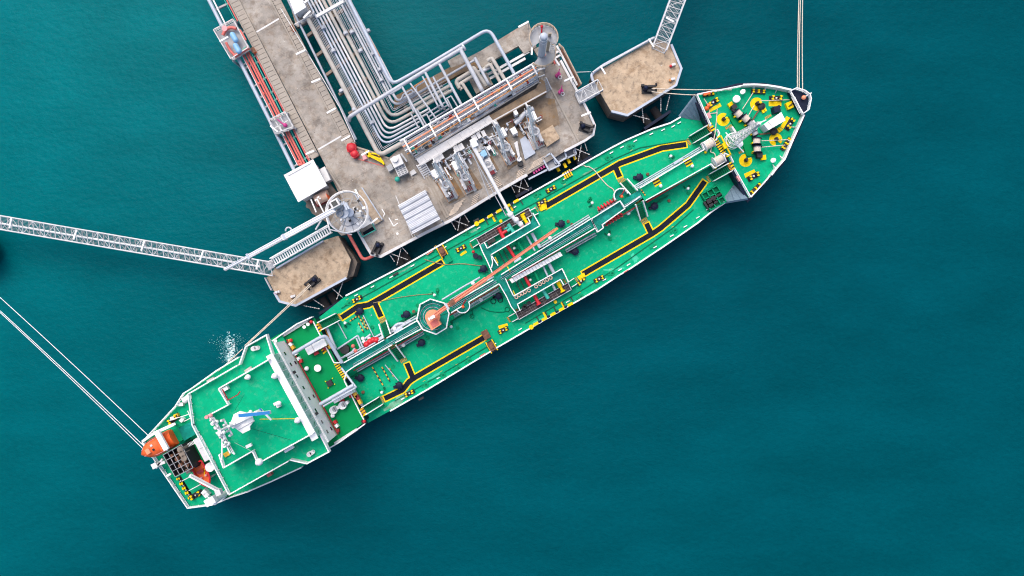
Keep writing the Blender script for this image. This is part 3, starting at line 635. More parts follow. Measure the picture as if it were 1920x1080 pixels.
tag(MB().prism(PL([(964, 268), (970, 264), (975, 293), (972, 297)], 7.2), ZJ, 7.2).build('panel_box', 'steel_light'), 'tall narrow grey panel box between the two right-hand loading arms', 'cabinet')
g = thing('rubbish_drum', 'black open drum with white lid by the right-hand loading arms', 'drum', P(976, 307, ZJ))
MB().cyl(P(976, 308, ZJ), .5, 1.1, 16).build('drum', 'black', g); MB().cyl(P(973.5, 301, ZJ), .42, 1.4, 14).build('lid', 'white', g)
# the working arm reaching over to the ship's manifold
wa = thing('marine_loader', 'working loading arm swung out over the water to the tanker manifold', 'loading arm', P(905, 297, ZJ + .1), 0, 'marine loading arms')
MB().prism(PL([(882, 271), (899, 262), (932, 322), (916, 331)], ZJ + .5), ZJ + .1, ZJ + .5).build('base_plate', 'steel_light', wa)
MB().tube([P(903, 296, ZJ + .4), P(903, 296, 12.0)], .36, 12).build('riser', 'pipe_white', wa)
MB().prism(PL([(899, 285), (909, 280), (914, 290), (904, 296)], 7.6), ZJ + .5, 7.6).build('actuator', 'light_blue', wa)
MB().prism(PL([(908, 300), (918, 295), (929, 316), (919, 322)], 6.9), ZJ + .5, 6.9).build('control_box', 'steel_light', wa)
g = MB(); g.torus(P(915, 308, 7.6), .6, .2, 14, 6); g.build('swivel_joint', 'steel_light', wa)
g = MB()
for i in range(4): g.tube([P(918 + i * 2, 322 - i, 7), P(922 + i * 2.2, 328 - i, 7)], .1, 6)
g.build('hydraulic_hose', 'red_dark', wa)
top, end = P(884, 268, 13.4), P(957, 402, 9.8)
MB().tube([top, end], .36, 12, r2=.27).build('outboard_arm', 'white', wa)
g = MB(); s_ = Vector((-.8, -.35, .1)); g.tube([top + s_ * .9, end + s_ * .9], .07, 6); g.tube([P(896, 283, 12.6) + s_, P(938, 366, 10.5) + s_ * 2.2], .06, 6); g.build('cable', 'pipe_white', wa)
MB().prism(PL([(880, 263), (890, 258), (897, 272), (887, 277)], 13.8), 12.6, 13.8).build('counterweight', 'roof_white', wa)
MB().prism(PL([(888, 276), (896, 272), (902, 283), (894, 288)], 13.2), 12.4, 13.2).build('balance_box', 'pipe_beige', wa)
g = MB(); g.tube([end, P(964, 410, 9.6), P(975, 420, 8.6), P(980, 424, 8.2)], .34, 10); g.ball(end, .55); g.ball(P(968, 412, 9.4), .5); g.ball(P(976, 420, 8.6), .5); g.build('triple_swivel', 'white', wa)
g = MB(); g.tube([P(950, 402, 9.6), P(962, 398, 9.6)], .14, 6); g.tube([P(958, 404, 9.4), P(966, 418, 8.8)], .12, 6); g.build('swivel_frame', 'pipe_white', wa)
MB().tube([P(977, 421, 8.5), P(980, 427, 8.0)], .4, 10).build('coupler', 'pink', wa)
# pipework tangle between the walkway and the loading arms
tg = thing('arm_pipework', 'tangle of white feed pipes, valves and grey boxes behind the loading arms', 'pipework', P(880, 275, ZJ))
for i in range(110):
    t = random.random(); s = random.uniform(0, 1); a0_ = Vector((800, 318, 0)).lerp(Vector((1000, 202, 0)), t) + Vector((.5, .866, 0)) * s * 26; p = P(a0_.x, a0_.y, random.uniform(5.7, 7.2)); k = random.choice(['white', 'white', 'pipe_white', 'pipe_white', 'pale_blue', 'steel_grey', 'black', 'rust'])
    dv = Vector((math.cos(RJ), math.sin(RJ), 0)); pv = Vector((dv.y, -dv.x, 0)); g = MB(); m_ = i % 4
    if m_ == 0: g.box((p.x, p.y, ZJ + .1), (random.uniform(.25, .8), random.uniform(.25, .8), p.z - ZJ), RJ); g.build('valve_box', k, tg)
    else:
        w_ = pv if m_ < 3 else dv; q = p + w_ * random.uniform(.5, 2.2); g.tube([p, q] if i % 3 else [p, q, q - Vector((0, 0, q.z - ZJ - .05))], random.uniform(.06, .15), 6); g.build('feed_pipe', k, tg)
        if i % 3 == 1: gg = MB(); gg.torus(q, .24, .06, 10, 5); gg.build('hand_wheel', random.choice(['steel_light', 'teal_paint', 'red_dark']), tg)
# ---- boarding platform on the jetty front
bp_ = thing('boarding_platform', 'grey steel boarding platform with yellow fenders hung on the jetty front', 'platform', P(1045, 300, 0))
for q, z in (([(1017, 297), (1032, 288), (1050, 310), (1029, 320)], 5.2), ([(1033, 288), (1056, 276), (1062, 296), (1042, 308)], 4.6), ([(1056, 277), (1074, 267), (1080, 289), (1063, 297)], 4.2)):
    MB().prism(PL(q, z - .6), z - .8, z - .6).build('floor_grating', 'steel_grey', bp_); g = MB()
    vv = PL(q, z); 
    for i in range(4): g.beam(vv[i], vv[(i + 1) % 4], .28, .9)
    g.build('side_plate', 'pale_blue', bp_)
for q in ((1046, 318), (1059, 311), (1066, 303), (1077, 296)): MB().box(P(*q, 3.2), (.5, .9, .6), RJ).build('fender_pad', 'yellow', bp_)
for q in ((1025, 300), (1060, 280), (1075, 272)): MB().cyl(P(*q, 0) + Vector((0, 0, -3)), .3, 7.0, 8).build('pile', 'steel_grey', bp_)
MB().prism(PL([(988, 329), (1017, 312), (1022, 322), (994, 338)], 4.9), 4.4, 4.9).build('hose_trough', 'walkway_black', bp_)
strip(MB(), PL([(991, 336), (1026, 318)], 5.2), .3, 4.3, 5.2).build('trough_rim', 'pale_blue', bp_)
for i in range(6): MB().box(P(1001 + i * 4.6, 324 - i * 2.8, 4.9), (.3, .5, .35), RJ).build('hose_nozzle', 'magenta', bp_)
# ---- fenders
def fender(label, chains, panel, ztop=4.4):
    a, b = P(*panel[0], ztop), P(*panel[1], ztop); t = thing('fender', label, 'fender', Vector((a.x, a.y, 0)), 0, 'fenders along the berth')
    d_ = (b - a).normalized(); nn = Vector((-d_.y, d_.x, 0))
    MB().prism([a, b, b - nn * .5, a - nn * .5], .4, ztop).build('panel', 'hull_navy', t)
    mid = (a + b) / 2
    for k in (.3, .7):
        c = a.lerp(b, k); c.z = 2.4; MB().tube([c, c + nn * 2.2], .75, 12).build('rubber_cone', 'rubber', t)
    for p, q in chains:
        p, q = P(*p, 5.1), P(*q, 4.3); n = max(6, int((q - p).length / .34)); g = MB()
        for i in range(n):
            u, w = p.lerp(q, i / n), p.lerp(q, (i + .8) / n); s = .17 if i % 2 else .10
            g.beam(u, w, s, .27 - s)
        g.build('chain', 'chain', t)
fender('fender with crossed chains below the corner nearest the left dolphin', [((731, 478), (740, 491)), ((754, 464), (765, 476)), ((734, 476), (765, 487)), ((752, 466), (744, 498))], [(744, 503), (772, 487)])
fender('fender with crossed chains in front of the first stowed loading arm', [((845, 414), (855, 431)), ((869, 400), (880, 417)), ((848, 412), (878, 423)), ((864, 404), (858, 433))], [(857, 438), (885, 421)])
fender('fender with crossed chains left of the boarding platform', [((959, 349), (965, 361)), ((983, 335), (991, 351)), ((962, 347), (992, 357)), ((978, 338), (973, 361))], [(966, 367), (996, 350)])
fender('fender with crossed chains right of the boarding platform', [((1079, 279), (1106, 290)), ((1090, 272), (1084, 303)), ((1096, 267), (1101, 283)), ((1075, 281), (1080, 299))], [(1082, 306), (1108, 291)])
fender('long dark fender panel on chains in front of the left dolphin', [((569, 573), (600, 579)), ((587, 561), (608, 575)), ((623, 541), (643, 558)), ((643, 529), (631, 562))], [(597, 586), (637, 563)], 4.6)
fender('long dark fender panel on chains in front of the right dolphin', [((1187, 216), (1218, 224)), ((1204, 203), (1207, 231)), ((1239, 183), (1239, 210)), ((1256, 178), (1249, 207))], [(1207, 239), (1256, 206)], 4.6)
# ---- dolphins
def dolphin(name, label, poly, kerb, zt=6.0):
    t = thing(name, label, 'mooring dolphin', P(*poly[0], 0)); v = PL(poly, zt)
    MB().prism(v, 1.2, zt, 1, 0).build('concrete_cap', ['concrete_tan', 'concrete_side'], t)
    strip(MB(), PL(kerb, zt), .4, zt - .3, zt + .3).build('kerb', 'pale_blue', t)
    c = sum(v, Vector()) / len(v)
    for i in range(0, len(v), 2):
        p = c + (v[i] - c) * .7; MB().cyl((p.x, p.y, -4), .55, 5.3, 12).build('pile', 'concrete_side', t)
    return t
dl = dolphin('mooring_dolphin', 'tan concrete mooring dolphin at the end of the long left catwalk', [(500, 521), (515, 548), (525, 565), (555, 574), (650, 522), (658, 487), (634, 442), (606, 451), (517, 501)], [(515, 548), (525, 565), (555, 573), (650, 521)])
MB().prism(PL([(634, 444), (658, 487), (651, 521), (662, 518), (670, 492), (662, 478)], 4.2), 1.0, 4.2).build('lower_step', 'concrete_side', dl)
dr = dolphin('mooring_dolphin', 'tan concrete mooring dolphin off the tanker bow', [(1109, 140), (1227, 74), (1258, 83), (1277, 129), (1267, 160), (1176, 217), (1146, 209), (1125, 173)], [(1146, 209), (1176, 216.5), (1267, 160), (1277, 129), (1258, 84)])
MB().rail(PL([(1110, 138), (1226, 73)], 6), 1.0, .07, 2, 2).build('railing', 'galvanised', dr)
pipe([(1112, 152), (1108, 140), (1128, 124), (1226, 71)], .26, 'pale_blue', 6.4, 1.2, par=dr)
MB().rail(PL([(500, 521), (512, 544)], 6), 1.0, .07, 2, 1.2).build('railing', 'galvanised', dl)
for t, q in ((dl, (520, 548)), (dl, (549, 556)), (dr, (1260, 123)), (dr, (1259, 150))):
    g = MB(); g.cyl(P(*q, 6), .25, .7, 8); g.box(P(q[0] + 3, q[1] - 1, 6), (.5, .4, .5), .4); g.build('warning_light', 'steel_light', t)
    MB().ball(P(q[0] - 2, q[1] + 1, 6.3), .28).build('lamp_globe', 'red' if q[0] in (520, 1260) else 'orange_rust', t)
# ---- quick release hooks
def hook(label, c, rz):
    t = thing('mooring_hook', label, 'mooring hook', P(*c, 6.0 if c[0] < 690 or c[0] > 1150 else ZJ), rz, 'quick release mooring hooks'); L = dict(parent=t, local=True)
    MB().box((0, 0, 0), (1.9, 1.5, .25)).build('base_plate', 'black', **L); g = MB(); g.cyl((-.4, 0, .25), .42, .9, 12); g.dome((-.4, 0, 1.15), .42); g.build('capstan', 'hull_navy', **L)
    for y in (-.4, .4):
        g = MB(); g.beam((-.1, y, .7), (1.5, y * 1.2, .75), .32, .4); g.beam((1.5, y * 1.2, .75), (1.4, y * 1.2 + .35, 1.1), .25, .35); g.build('hook_arm', 'black', **L)
    MB().box((-.9, .5, .25), (.5, .4, .7)).build('motor_box', 'black', **L)
hook('black mooring hook on the left dolphin holding two lines', (589, 527), R(-140))
hook('black mooring hook on the right dolphin holding two lines', (1213, 168), R(-2))
hook('unused black mooring hook at the right front corner of the platform', (1096, 240), R(-20))
hook('unused black mooring hook at the left front corner of the platform', (709, 464), R(-115))
# ---- catwalk bridges
def truss(name, label, L0, L1, R0, R1, n, z0, z1, group='catwalk bridges'):
    """two chords (px at z1) with grating and cross frames"""
    t = thing(name, label, 'catwalk', P(*L1, 0), 0, group)
    a0, a1, b0, b1 = P(*L0, z1), P(*L1, z1), P(*R0, z1), P(*R1, z1); dn = Vector((0, 0, z0 - z1))
    for p, q in ((a0, a1), (b0, b1)):
        MB().tube([p, q], .13, 8).build('top_chord', 'steel_light', t); MB().beam(p + dn, q + dn, .2, .2).build('bottom_chord', 'pale_blue', t)
    g = MB()
    for i in range(n + 1):
        p, q = a0.lerp(a1, i / n), b0.lerp(b1, i / n)
        g.beam(p, q, .11, .11); g.beam(p, p + dn, .12, .12); g.beam(q, q + dn, .12, .12); g.beam(p + dn, q + dn, .14, .14)
        if i < n:
            p2, q2 = a0.lerp(a1, (i + 1) / n), b0.lerp(b1, (i + 1) / n)
            if i % 2: g.beam(p, q2, .09, .09)
            else: g.beam(q, p2, .09, .09)
            g.beam(p + dn, p2, .1, .1); g.beam(q + dn, q2, .1, .1); g.beam((p + dn), (q2 + dn), .09, .09)
    g.build('lattice', 'galvanised', t)
    return t, (a0 + dn, a1 + dn, b0 + dn, b1 + dn)
def grate(t, c, w0, w1):
    a0, a1, b0, b1 = c; up = Vector((0, 0, .12)); m0, m1 = a0.lerp(b0, w0), a1.lerp(b1, w0); n0, n1 = a0.lerp(b0, w1), a1.lerp(b1, w1); g = MB()
    for k in range(9): g.beam(m0.lerp(n0, k / 8) + up, m1.lerp(n1, k / 8) + up, .05, .06)
    g.build('grating', 'steel_grey', t)
cw, c_ = truss('catwalk', 'long white lattice catwalk running from the left edge to the dolphin', (-160, 377), (505, 491), (-160, 403), (511, 517), 33, 5.9, 7.6)
grate(cw, c_, .12, .88)
MB().tube([P(-160, 392, 6.3), P(488, 500, 6.3)], .2, 8).build('service_pipe', 'white', cw)
for a, b in (((22, 409), (18, 428)), ((144, 431), (138, 449)), ((271, 452), (265, 470)), ((381, 471), (375, 488)), ((484, 488), (481, 505))): MB().beam(P(*a, 9.0), P(*b, 9.0), .28, .2).build('lamp_tube', 'white', cw)
for a in ((20, 411), (142, 433), (269, 454), (379, 473), (483, 489)): MB().beam(P(*a, 7.4), P(*a, 9), .1, .1).build('lamp_post', 'steel_light', cw)
g = thing('catwalk_pier', 'weathered concrete pier head at the left edge below the catwalk', 'pier', P(-60, 472, 0))
MB().prism([P(-60, 472, 4.6) + Vector((3.4 * math.cos(a), 3.4 * math.sin(a), 0)) for a in [math.pi * i / 6 for i in range(12)]], 1.5, 4.6).build('pier_cap', 'concrete_side', g)
MB().cyl(P(-60, 472, 4.6) + Vector((0, 0, -9)), 1.2, 6.2, 14).build('pile', 'concrete_side', g); MB().box(P(-60, 436, 5), (2, 5, 1.0), R(-10)).build('bearing_beam', 'concrete_side', g)
cw, c_ = truss('catwalk', 'white lattice catwalk leaving the right dolphin towards the top edge', (1312, -150), (1226, 83), (1342, -150), (1250, 94), 13, 6.0, 7.8)
grate(cw, c_, .15, .85)
for a, b in (((1249, 33), (1263, 41)), ((1216, 73), (1226, 88)), ((1126, 124), (1135, 139))): MB().beam(P(*a, 9.2), P(*b, 9.2), .28, .2).build('lamp_tube', 'white', cw if a[1] < 60 else dr); MB().beam(P(*a, 6.0), P(*a, 9.2), .1, .1).build('lamp_post', 'steel_light', cw if a[1] < 60 else dr)
cw, c_ = truss('catwalk', 'short railed footbridge linking the platform to the right dolphin', (1079, 173), (1121, 149), (1088, 192), (1131, 168), 3, 5.9, 7.0)
MB().prism([c_[0], c_[1], c_[3], c_[2]], 5.8, 5.95).build('grating', 'steel_grey', cw)
MB().tube([P(1086, 197, 5), P(1128, 173, 5)], .1, 6).build('service_pipe', 'white', cw)
# ---- stair gangway from the platform to the left dolphin
sg = thing('stair_bridge', 'white stepped gangway along the back of the left dolphin', 'gangway', P(510, 490, 6))
a, b = P(513, 491.5, 6.6), P(620, 430, 8.2); d_ = (b - a); d_.z = 0; d_.normalize(); s_ = Vector((-d_.y, d_.x, 0))
for k in (-1, 1):
    MB().beam(a + s_ * k * .62, b + s_ * k * .62, .12, .4).build('stringer', 'white', sg)
    MB().rail([a + s_ * k * .7, b + s_ * k * .7], 1.1, .07, 2, 1.8).build('handrail', 'white', sg)
me = MB().box((0, 0, 0), (.24, 1.2, .06)).mesh('tread', 'roof_white')
for i in range(26): inst(me, 'tread', sg, a.lerp(b, (i + .5) / 26), math.atan2(d_.y, d_.x))
MB().prism(PL([(497, 492), (510, 486), (516, 500), (504, 507)], 6.4), 6.0, 6.4).build('landing', 'galvanised', sg)
strip(MB(), PL([(520, 503), (607, 452)], 6.2), .25, 6.0, 6.7).build('side_plate', 'pale_blue', sg)
# ---- gangway tower crane with long jib
gt = thing('gangway_crane', 'white slewing crane on a ring platform with a long jib over the left catwalk', 'crane', P(655, 395, ZJ))
c = P(652, 398, 9.5)
g = MB(); 
for z in (0, .5, 1.0): g.torus(c + Vector((0, 0, z)), 3.6, .05 if z < 1 else .08, 36, 6)
for i in range(18):
    a = 2 * math.pi * i / 18; p = c + Vector((math.cos(a) * 3.6, math.sin(a) * 3.6, 0)); g.beam(p, p + Vector((0, 0, 1)), .06, .06)
g.build('ring_railing', 'white', gt)
g = MB(); 
for i in range(10):
    a = 2 * math.pi * i / 10; g.beam(c, c + Vector((math.cos(a) * 3.5, math.sin(a) * 3.5, 0)), .09, .09)
g.torus(c, 3.5, .08, 30, 5); g.torus(c, 2.4, .06, 24, 5); g.build('ring_frame', 'steel_grey', gt)
g = MB(); vs = [c + Vector((math.cos(a) * 3.4, math.sin(a) * 3.4, -.1)) for a in [math.pi * (1.35 + .45 * i / 10) for i in range(11)]]
g.prism([c] + vs, 9.34, 9.44); g.build('ring_floor', 'steel_light', gt)
MB().tube([P(655, 398, ZJ), P(655, 398, 12.6)], .75, 16).build('column', 'pale_blue', gt)
g = MB(); g.cyl(P(645, 399, 12.0), 1.05, .9, 20); g.build('slew_ring', 'pale_blue', gt); g = MB(); g.torus(P(637, 400, 13.2), .5, .16, 14, 6); g.cyl(P(641, 391, 12.9), .35, .5, 12); g.build('winch', 'steel_grey', gt)
MB().prism(PL([(616, 379), (631, 371), (638, 384), (623, 392)], 15.2), 13.0, 15.2).build('operator_cab', 'steel_light', gt)
MB().prism(PL([(620, 380), (629, 375), (634, 383), (625, 388)], 15.26), 15.2, 15.26).build('cab_window', 'dark_window', gt)
for a, b in (((632, 372), (643, 384)), ((644, 378), (651, 394)), ((630, 385), (640, 378)), ((648, 380), (655, 392))): MB().beam(P(*a, 13.8), P(*b, 13.8), .3, .5).build('machine_frame', 'pale_blue', gt)
j0, j1 = P(628, 393, 14.2), P(423, 504.5, 14.2)
g = MB(); g.beam(j0, j0.lerp(j1, .48), .85, .7); g.beam(j0.lerp(j1, .46), j0.lerp(j1, .8), .66, .55); g.beam(j0.lerp(j1, .78), j1, .5, .45); g.build('jib', 'white', gt)
g = MB(); 
for k in (-1, 1): g.tube([j0 + Vector((.2 * k, .38 * k, .4)), j1 + Vector((.1 * k, .2 * k, .25))], .06, 6)
g.build('jib_rope', 'pale_blue', gt)
MB().ball(j1, .35).build('jib_head', 'steel_light', gt); g = MB(); g.torus(P(541, 432, 14), .5, .14, 10, 5, a0=-1, a1=3.4); g.build('hook_block', 'pipe_white', gt)
for q in (.46, .79): p = j0.lerp(j1, q); MB().box(p - Vector((0, 0, .42)), (.35, 1.0, .84), R(29) + math.pi).build('jib_collar', 'pale_blue', gt)
for a, b in (((607, 405), (592, 430)), ((610, 402), (616, 388))): MB().beam(P(*a, 12.5), P(*b, 9.4), .22, .22).build('jib_strut', 'white', gt)
MB().prism(PL([(655, 402), (668, 396), (690, 405), (696, 418), (680, 428), (662, 424), (650, 412)], 7.6), 7.4, 7.6).build('lower_floor', 'roof_white', gt)
for q in ((668, 412), (680, 402), (684, 412), (672, 420), (660, 414)): g = MB(); g.box(P(*q, 7.6), (.5, .4, .6), random.random()); g.build('deck_fitting', 'steel_grey', gt)
for q in ((600, 372), (690, 408), (662, 430), (620, 420)): MB().beam(P(*q, ZJ - .2), P(*q, 9.4), .25, .25).build('tower_post', 'white', gt)
for a, b in (((594, 372), (612, 408)), ((612, 408), (618, 430)), ((618, 430), (660, 440)), ((591, 377), (598, 368)), ((583, 374), (593, 398))): MB().beam(P(*a, 9), P(*b, 9), .2, .2).build('frame_bar', 'white', gt)
rp_ = MB(); rp_.tube(arc([P(646, 425, 5.9), P(681, 488.5, 5.9), P(700, 479.5, 5.2)], 1.2), .29, 10)
tag(rp_.build('red_pipe', 'pipe_red'), 'thick red pipe bending round the gap beside the left dolphin', 'pipe')
lr = thing('covered_boat', 'orange and white covered rescue capsule beside the crane ring', 'boat', P(604, 373, 6))
g = MB(); g.tube([P(592, 376, 6.9), P(595, 374.5, 6.9), P(610, 367, 6.9), P(615, 366, 6.9)], .95, 12); g.build('cover', 'skin_box', lr)
MB().tube([P(615, 368, 6.9), P(616, 367.5, 6.9)], 1.0, 12).build('end_ring', 'orange', lr); MB().prism(PL([(590, 380), (615, 368), (618, 375), (594, 388)], 5.9), 5.3, 5.9).build('cradle', 'red_dark', lr)
# timber stair strip and railings near the tower
tw = thing('timber_ramp', 'sloping timber ramp with white handrails beside the crane ring', 'ramp', P(690, 388, ZJ))
a, b = P(673, 358, ZJ + .35), P(711, 417, ZJ + .35)
me = MB().box((0, 0, 0), (.5, 1.5, .1)).mesh('plank', 'timber'); dd = (b - a)
for i in range(13): inst(me, 'plank', tw, a.lerp(b, (i + .5) / 13), math.atan2(dd.y, dd.x))
s_ = Vector((-dd.y, dd.x, 0)).normalized()
for k in (-1, 1): MB().rail([a + s_ * k * .85 - Vector((0, 0, .3)), b + s_ * k * .85 - Vector((0, 0, .3))], 1.2, .08, 2, 1.8).build('handrail', 'pale_blue', tw)
for k in (-1, 1): MB().beam(a + s_ * k * .7 - Vector((0, 0, .17)), b + s_ * k * .7 - Vector((0, 0, .17)), .2, .33).build('bearer', 'steel_grey', tw)
tag(MB().rail(PL([(699, 418), (706, 432), (681, 445), (676, 436)], ZJ), 1.0, .07, 2, 1.4).build('pit_railing', 'teal_paint'), 'teal handrail round the dark pit below the crane ring', 'railing')
tag(MB().prism(PL([(680, 436), (698, 425), (704, 432), (683, 443)], ZJ + .02), ZJ - .01, ZJ + .02).build('pit_cover', 'walkway_black'), 'dark pit cover inside the teal handrail', 'pit')
for i in range(26):   # gear clutter on the ring deck
    a = random.uniform(-2.9, 1.9); r_ = random.uniform(.9, 3.0); p = c + Vector((math.cos(a) * r_, math.sin(a) * r_, 0)); g = MB(); k = random.choice(['white', 'pale_blue', 'steel_grey', 'steel_light', 'white', 'timber', 'black'])
    if i % 2: q = p + Vector((random.uniform(-1, 1), random.uniform(-1, 1), 0)); g.beam(p + Vector((0, 0, .2)), q + Vector((0, 0, .2)), .12, .12); g.build('deck_bar', k, gt)
    else: g.box(p, (random.uniform(.2, .6), random.uniform(.2, .6), random.uniform(.2, .9)), a); g.build('deck_fitting', k, gt)
# ---- vent column with round platforms
vc = thing('vent_column', 'tall pale vertical vessel with two round railed platforms', 'vessel', P(1012, 120, ZJ))
b0 = P(1013, 121, ZJ)
MB().tube([b0, b0 + Vector((0, 0, 3))], .62, 16).build('skirt', 'steel_light', vc)
g = MB(); g.tube([b0 + Vector((0, 0, 3)), b0 + Vector((0, 0, 14.0))], .62, 18); g.dome(b0 + Vector((0, 0, 14.0)), .62, 18, zs=.5); g.build('shell', 'pale_blue', vc)
for z, r in ((13.4, .66), (12.2, .66)): g = MB(); g.torus(b0 + Vector((0, 0, z)), r, .06, 18, 5); g.build('band', 'white', vc)
def ringdeck(z, a0, a1, r, m):
    cc = b0 + Vector((0, 0, z)); ps = [a0 + (a1 - a0) * i / 14 for i in range(15)]
    g = MB(); g.prism([cc + Vector((math.cos(a) * .7, math.sin(a) * .7, 0)) for a in ps] + [cc + Vector((math.cos(a) * r, math.sin(a) * r, 0)) for a in ps[::-1]], cc.z - .1, cc.z); g.build('ring_floor', m, vc)
    MB().rail([cc + Vector((math.cos(a) * r, math.sin(a) * r, 0)) for a in ps], 1.1, .06, 3, 1.0).build('ring_railing', 'timber', vc)
ringdeck(12.6, R(-20), R(215), 2.3, 'steel_grey'); ringdeck(5.6, R(-130), R(70), 2.4, 'steel_grey')
g = MB(); q = b0 + Vector((1.0, .5, 0)); g.beam(q + Vector((0, 0, 1)), q + Vector((0, 0, 14)), .12, .5); g.build('ladder', 'timber', vc)
g = MB()
for z in range(6, 13): g.torus(b0 + Vector((1.75, .6, z)), .42, .05, 10, 4)
g.build('ladder_cage', 'galvanised', vc)
g = MB(); g.tube([b0 + Vector((-.3, 1.0, 12.8)), b0 + Vector((-.3, 1.7, 13.3))], .12, 8); g.ball(b0 + Vector((-.3, 1.8, 13.3)), .25); g.build('nozzle', 'red', vc)
pipe([(1020, 105), (1028, 101), (1036, 110), (1041, 120)], .2, 'pipe_red', 7.4, .5, par=vc)
# steel frame behind
fr = thing('edge_walkway', 'rusty railed steel walkway frame along the platform back corner', 'walkway', P(1060, 130, ZJ))
for a, b in (((1020, 112), (1048, 96)), ((1022, 119), (1052, 103)), ((1044, 86), (1082, 160))): MB().beam(P(*a, 5.4), P(*b, 5.4), .35, .4).build('beam', 'steel_light', fr)
MB().prism(PL([(1048, 92), (1055, 90), (1089, 160), (1082, 165)], 5.1), 4.9, 5.1).build('floor_grating', 'rust', fr)
MB().rail(PL([(1047, 86), (1055, 93), (1089, 160)], 5.3), 1.1, .08, 3, 1.6).build('railing', 'timber', fr)
# ---- fire monitors
for lab, q in (('magenta fire monitor nearer the pale vessel', (1047, 141)), ('magenta fire monitor nearer the footbridge', (1052, 172))):
    t = thing('fire_monitor', lab, 'fire monitor', P(*q, ZJ), 0, 'fire monitors')
    MB().cyl(P(*q, ZJ), .42, .5, 10).build('base', 'magenta', t); MB().cyl(P(*q, ZJ + .5), .2, 1.3, 10).build('stem', 'magenta', t)
    MB().tube([P(q[0], q[1], 7.2), P(q[0] + 2, q[1] - 12, 7.8)], .11, 8, r2=.07).build('barrel', 'magenta', t)
    g = MB(); g.torus(P(q[0] + 3, q[1] + 4, 6.6), .3, .07, 10, 5); g.build('hand_wheel', 'steel_light', t); MB().box(P(q[0] - 3, q[1] + 2, ZJ), (.5, .5, .7), .5).build('valve', 'magenta', t)
# ---- loose things on the road head
for lab, q, r in (('larger red tarpaulin-covered hose reel at the end of the road kerb', (661, 279), .9), ('smaller red tarpaulin-covered hose reel at the end of the road kerb', (666.5, 290), .72)):
    t = thing('covered_reel', lab, 'hose reel', P(*q, ZJ), random.random(), 'covered hose reels')
    g = MB(); g.prism([Vector((math.cos(a) * r * k, math.sin(a) * r * k, 0)) for a, k in [(math.pi * i / 4, 1 + .12 * (i % 2)) for i in range(8)]], 0, 1.0); g.build('cover', 'red', t, local=True)
    g = MB(); g.dome((0, 0, 1.0), r * .93, 9, zs=.45, rings=3); g.build('cover_top', 'red', t, local=True)
tag(MB().prism(PL([(679, 292), (684, 290), (688, 297), (681, 300)], 6.3), ZJ, 6.3).build('pink_crate', 'pink'), 'faded pink crate between the red reels and yellow barriers', 'crate')
for i, (a, b) in enumerate((((688, 286), (709, 289)), ((688, 288), (714, 299)), ((690, 291), (718, 305)))):
    t = thing('barrier', ('yellow barrier lying nearest the pipe bends', 'yellow barrier lying in the middle of the three', 'yellow barrier lying nearest the grey machine skid')[i], 'barrier', P(*a, ZJ), 0, 'yellow barriers')
    p, q = P(*a, ZJ + .7), P(*b, ZJ + .7); MB().beam(p, q, .26, .16).build('rail', 'yellow', t); MB().beam(p - Vector((0, 0, .45)), q - Vector((0, 0, .45)), .14, .1).build('lower_rail', 'yellow', t)
    for e in (p, q): MB().box((e.x, e.y, ZJ), (.3, .7, .8), RJ).build('foot', 'yellow', t)
MB().beam(P(671, 298, ZJ + .02), P(720, 312, ZJ + .02), .16, .03).build('painted_line', 'pipe_red', plat)
for lab, q in (('orange lifebuoy box on the right kerb near the white shelter', (551.5, 56)), ('orange lifebuoy box on the left kerb by the blue tanks', (478.5, 97))):
    t = thing('lifebuoy_box', lab, 'box', P(*q, ZJ), RJ, 'lifebuoy boxes'); MB().box((0, 0, 0), (.5, .9, .9)).build('body', 'orange', t, local=True); MB().box((0, 0, .9), (.6, 1.0, .1)).build('lid', 'rust', t, local=True)
# ---- jetty lamps: post with a horizontal tube
for lab, a, b in (('tube lamp on the right road kerb, first below the white shelter', (572, 94), (555, 102)), ('tube lamp on the right road kerb, second below the white shelter', (600.5, 148), (584, 154.5)), ('tube lamp on the right road kerb, third below the white shelter', (629, 203), (613, 212)),
                  ('tube lamp on the right road kerb, just above the red reels', (656, 255), (640, 264)), ('tube lamp over the yellow barriers', (692, 283), (678, 291)), ('tube lamp on the left road kerb above the white building', (589, 282.5), (573.5, 289)),
                  ('tube lamp on the platform edge beside the fire monitors', (1075.5, 144), (1058, 152)), ('tube lamp above the upper magenta fire monitor', (1041, 111), (1049, 123)), ('tube lamp at the platform right edge above the unused hook', (1107.5, 210.5), (1090, 217.5)),
                  ('tube lamp on the concrete beam left of the round platforms', (991, 40.5), (972, 51)), ('tube lamp standing between the pale vessel and manifold frame', (997, 86), (997, 103)), ('tube lamp at the right end of the manifold frame', (1022, 127), (1005, 132)),
                  ('tube lamp at the upper end of the timber ramp', (666, 355), (674, 371)), ('tube lamp across the lower end of the timber ramp', (708, 409), (695, 419)), ('tube lamp leaning beside the white shelter', (582, 21), (569, 34)), ('tube lamp above the white shelter', (578, 0), (569, 6))):
    p, q = P(*a, 8.3), P(*b, 8.3); z0 = 5.0 if a[1] < 60 and a[0] > 900 else ZJ
    t = thing('tube_lamp', lab, 'lamp', Vector((p.x, p.y, z0)), 0, 'tube lamps on the jetty')
    MB().beam(Vector((p.x, p.y, z0)), p, .11, .11).build('post', 'galvanised', t); MB().beam(p, q, .3, .2).build('lamp_tube', 'white', t)
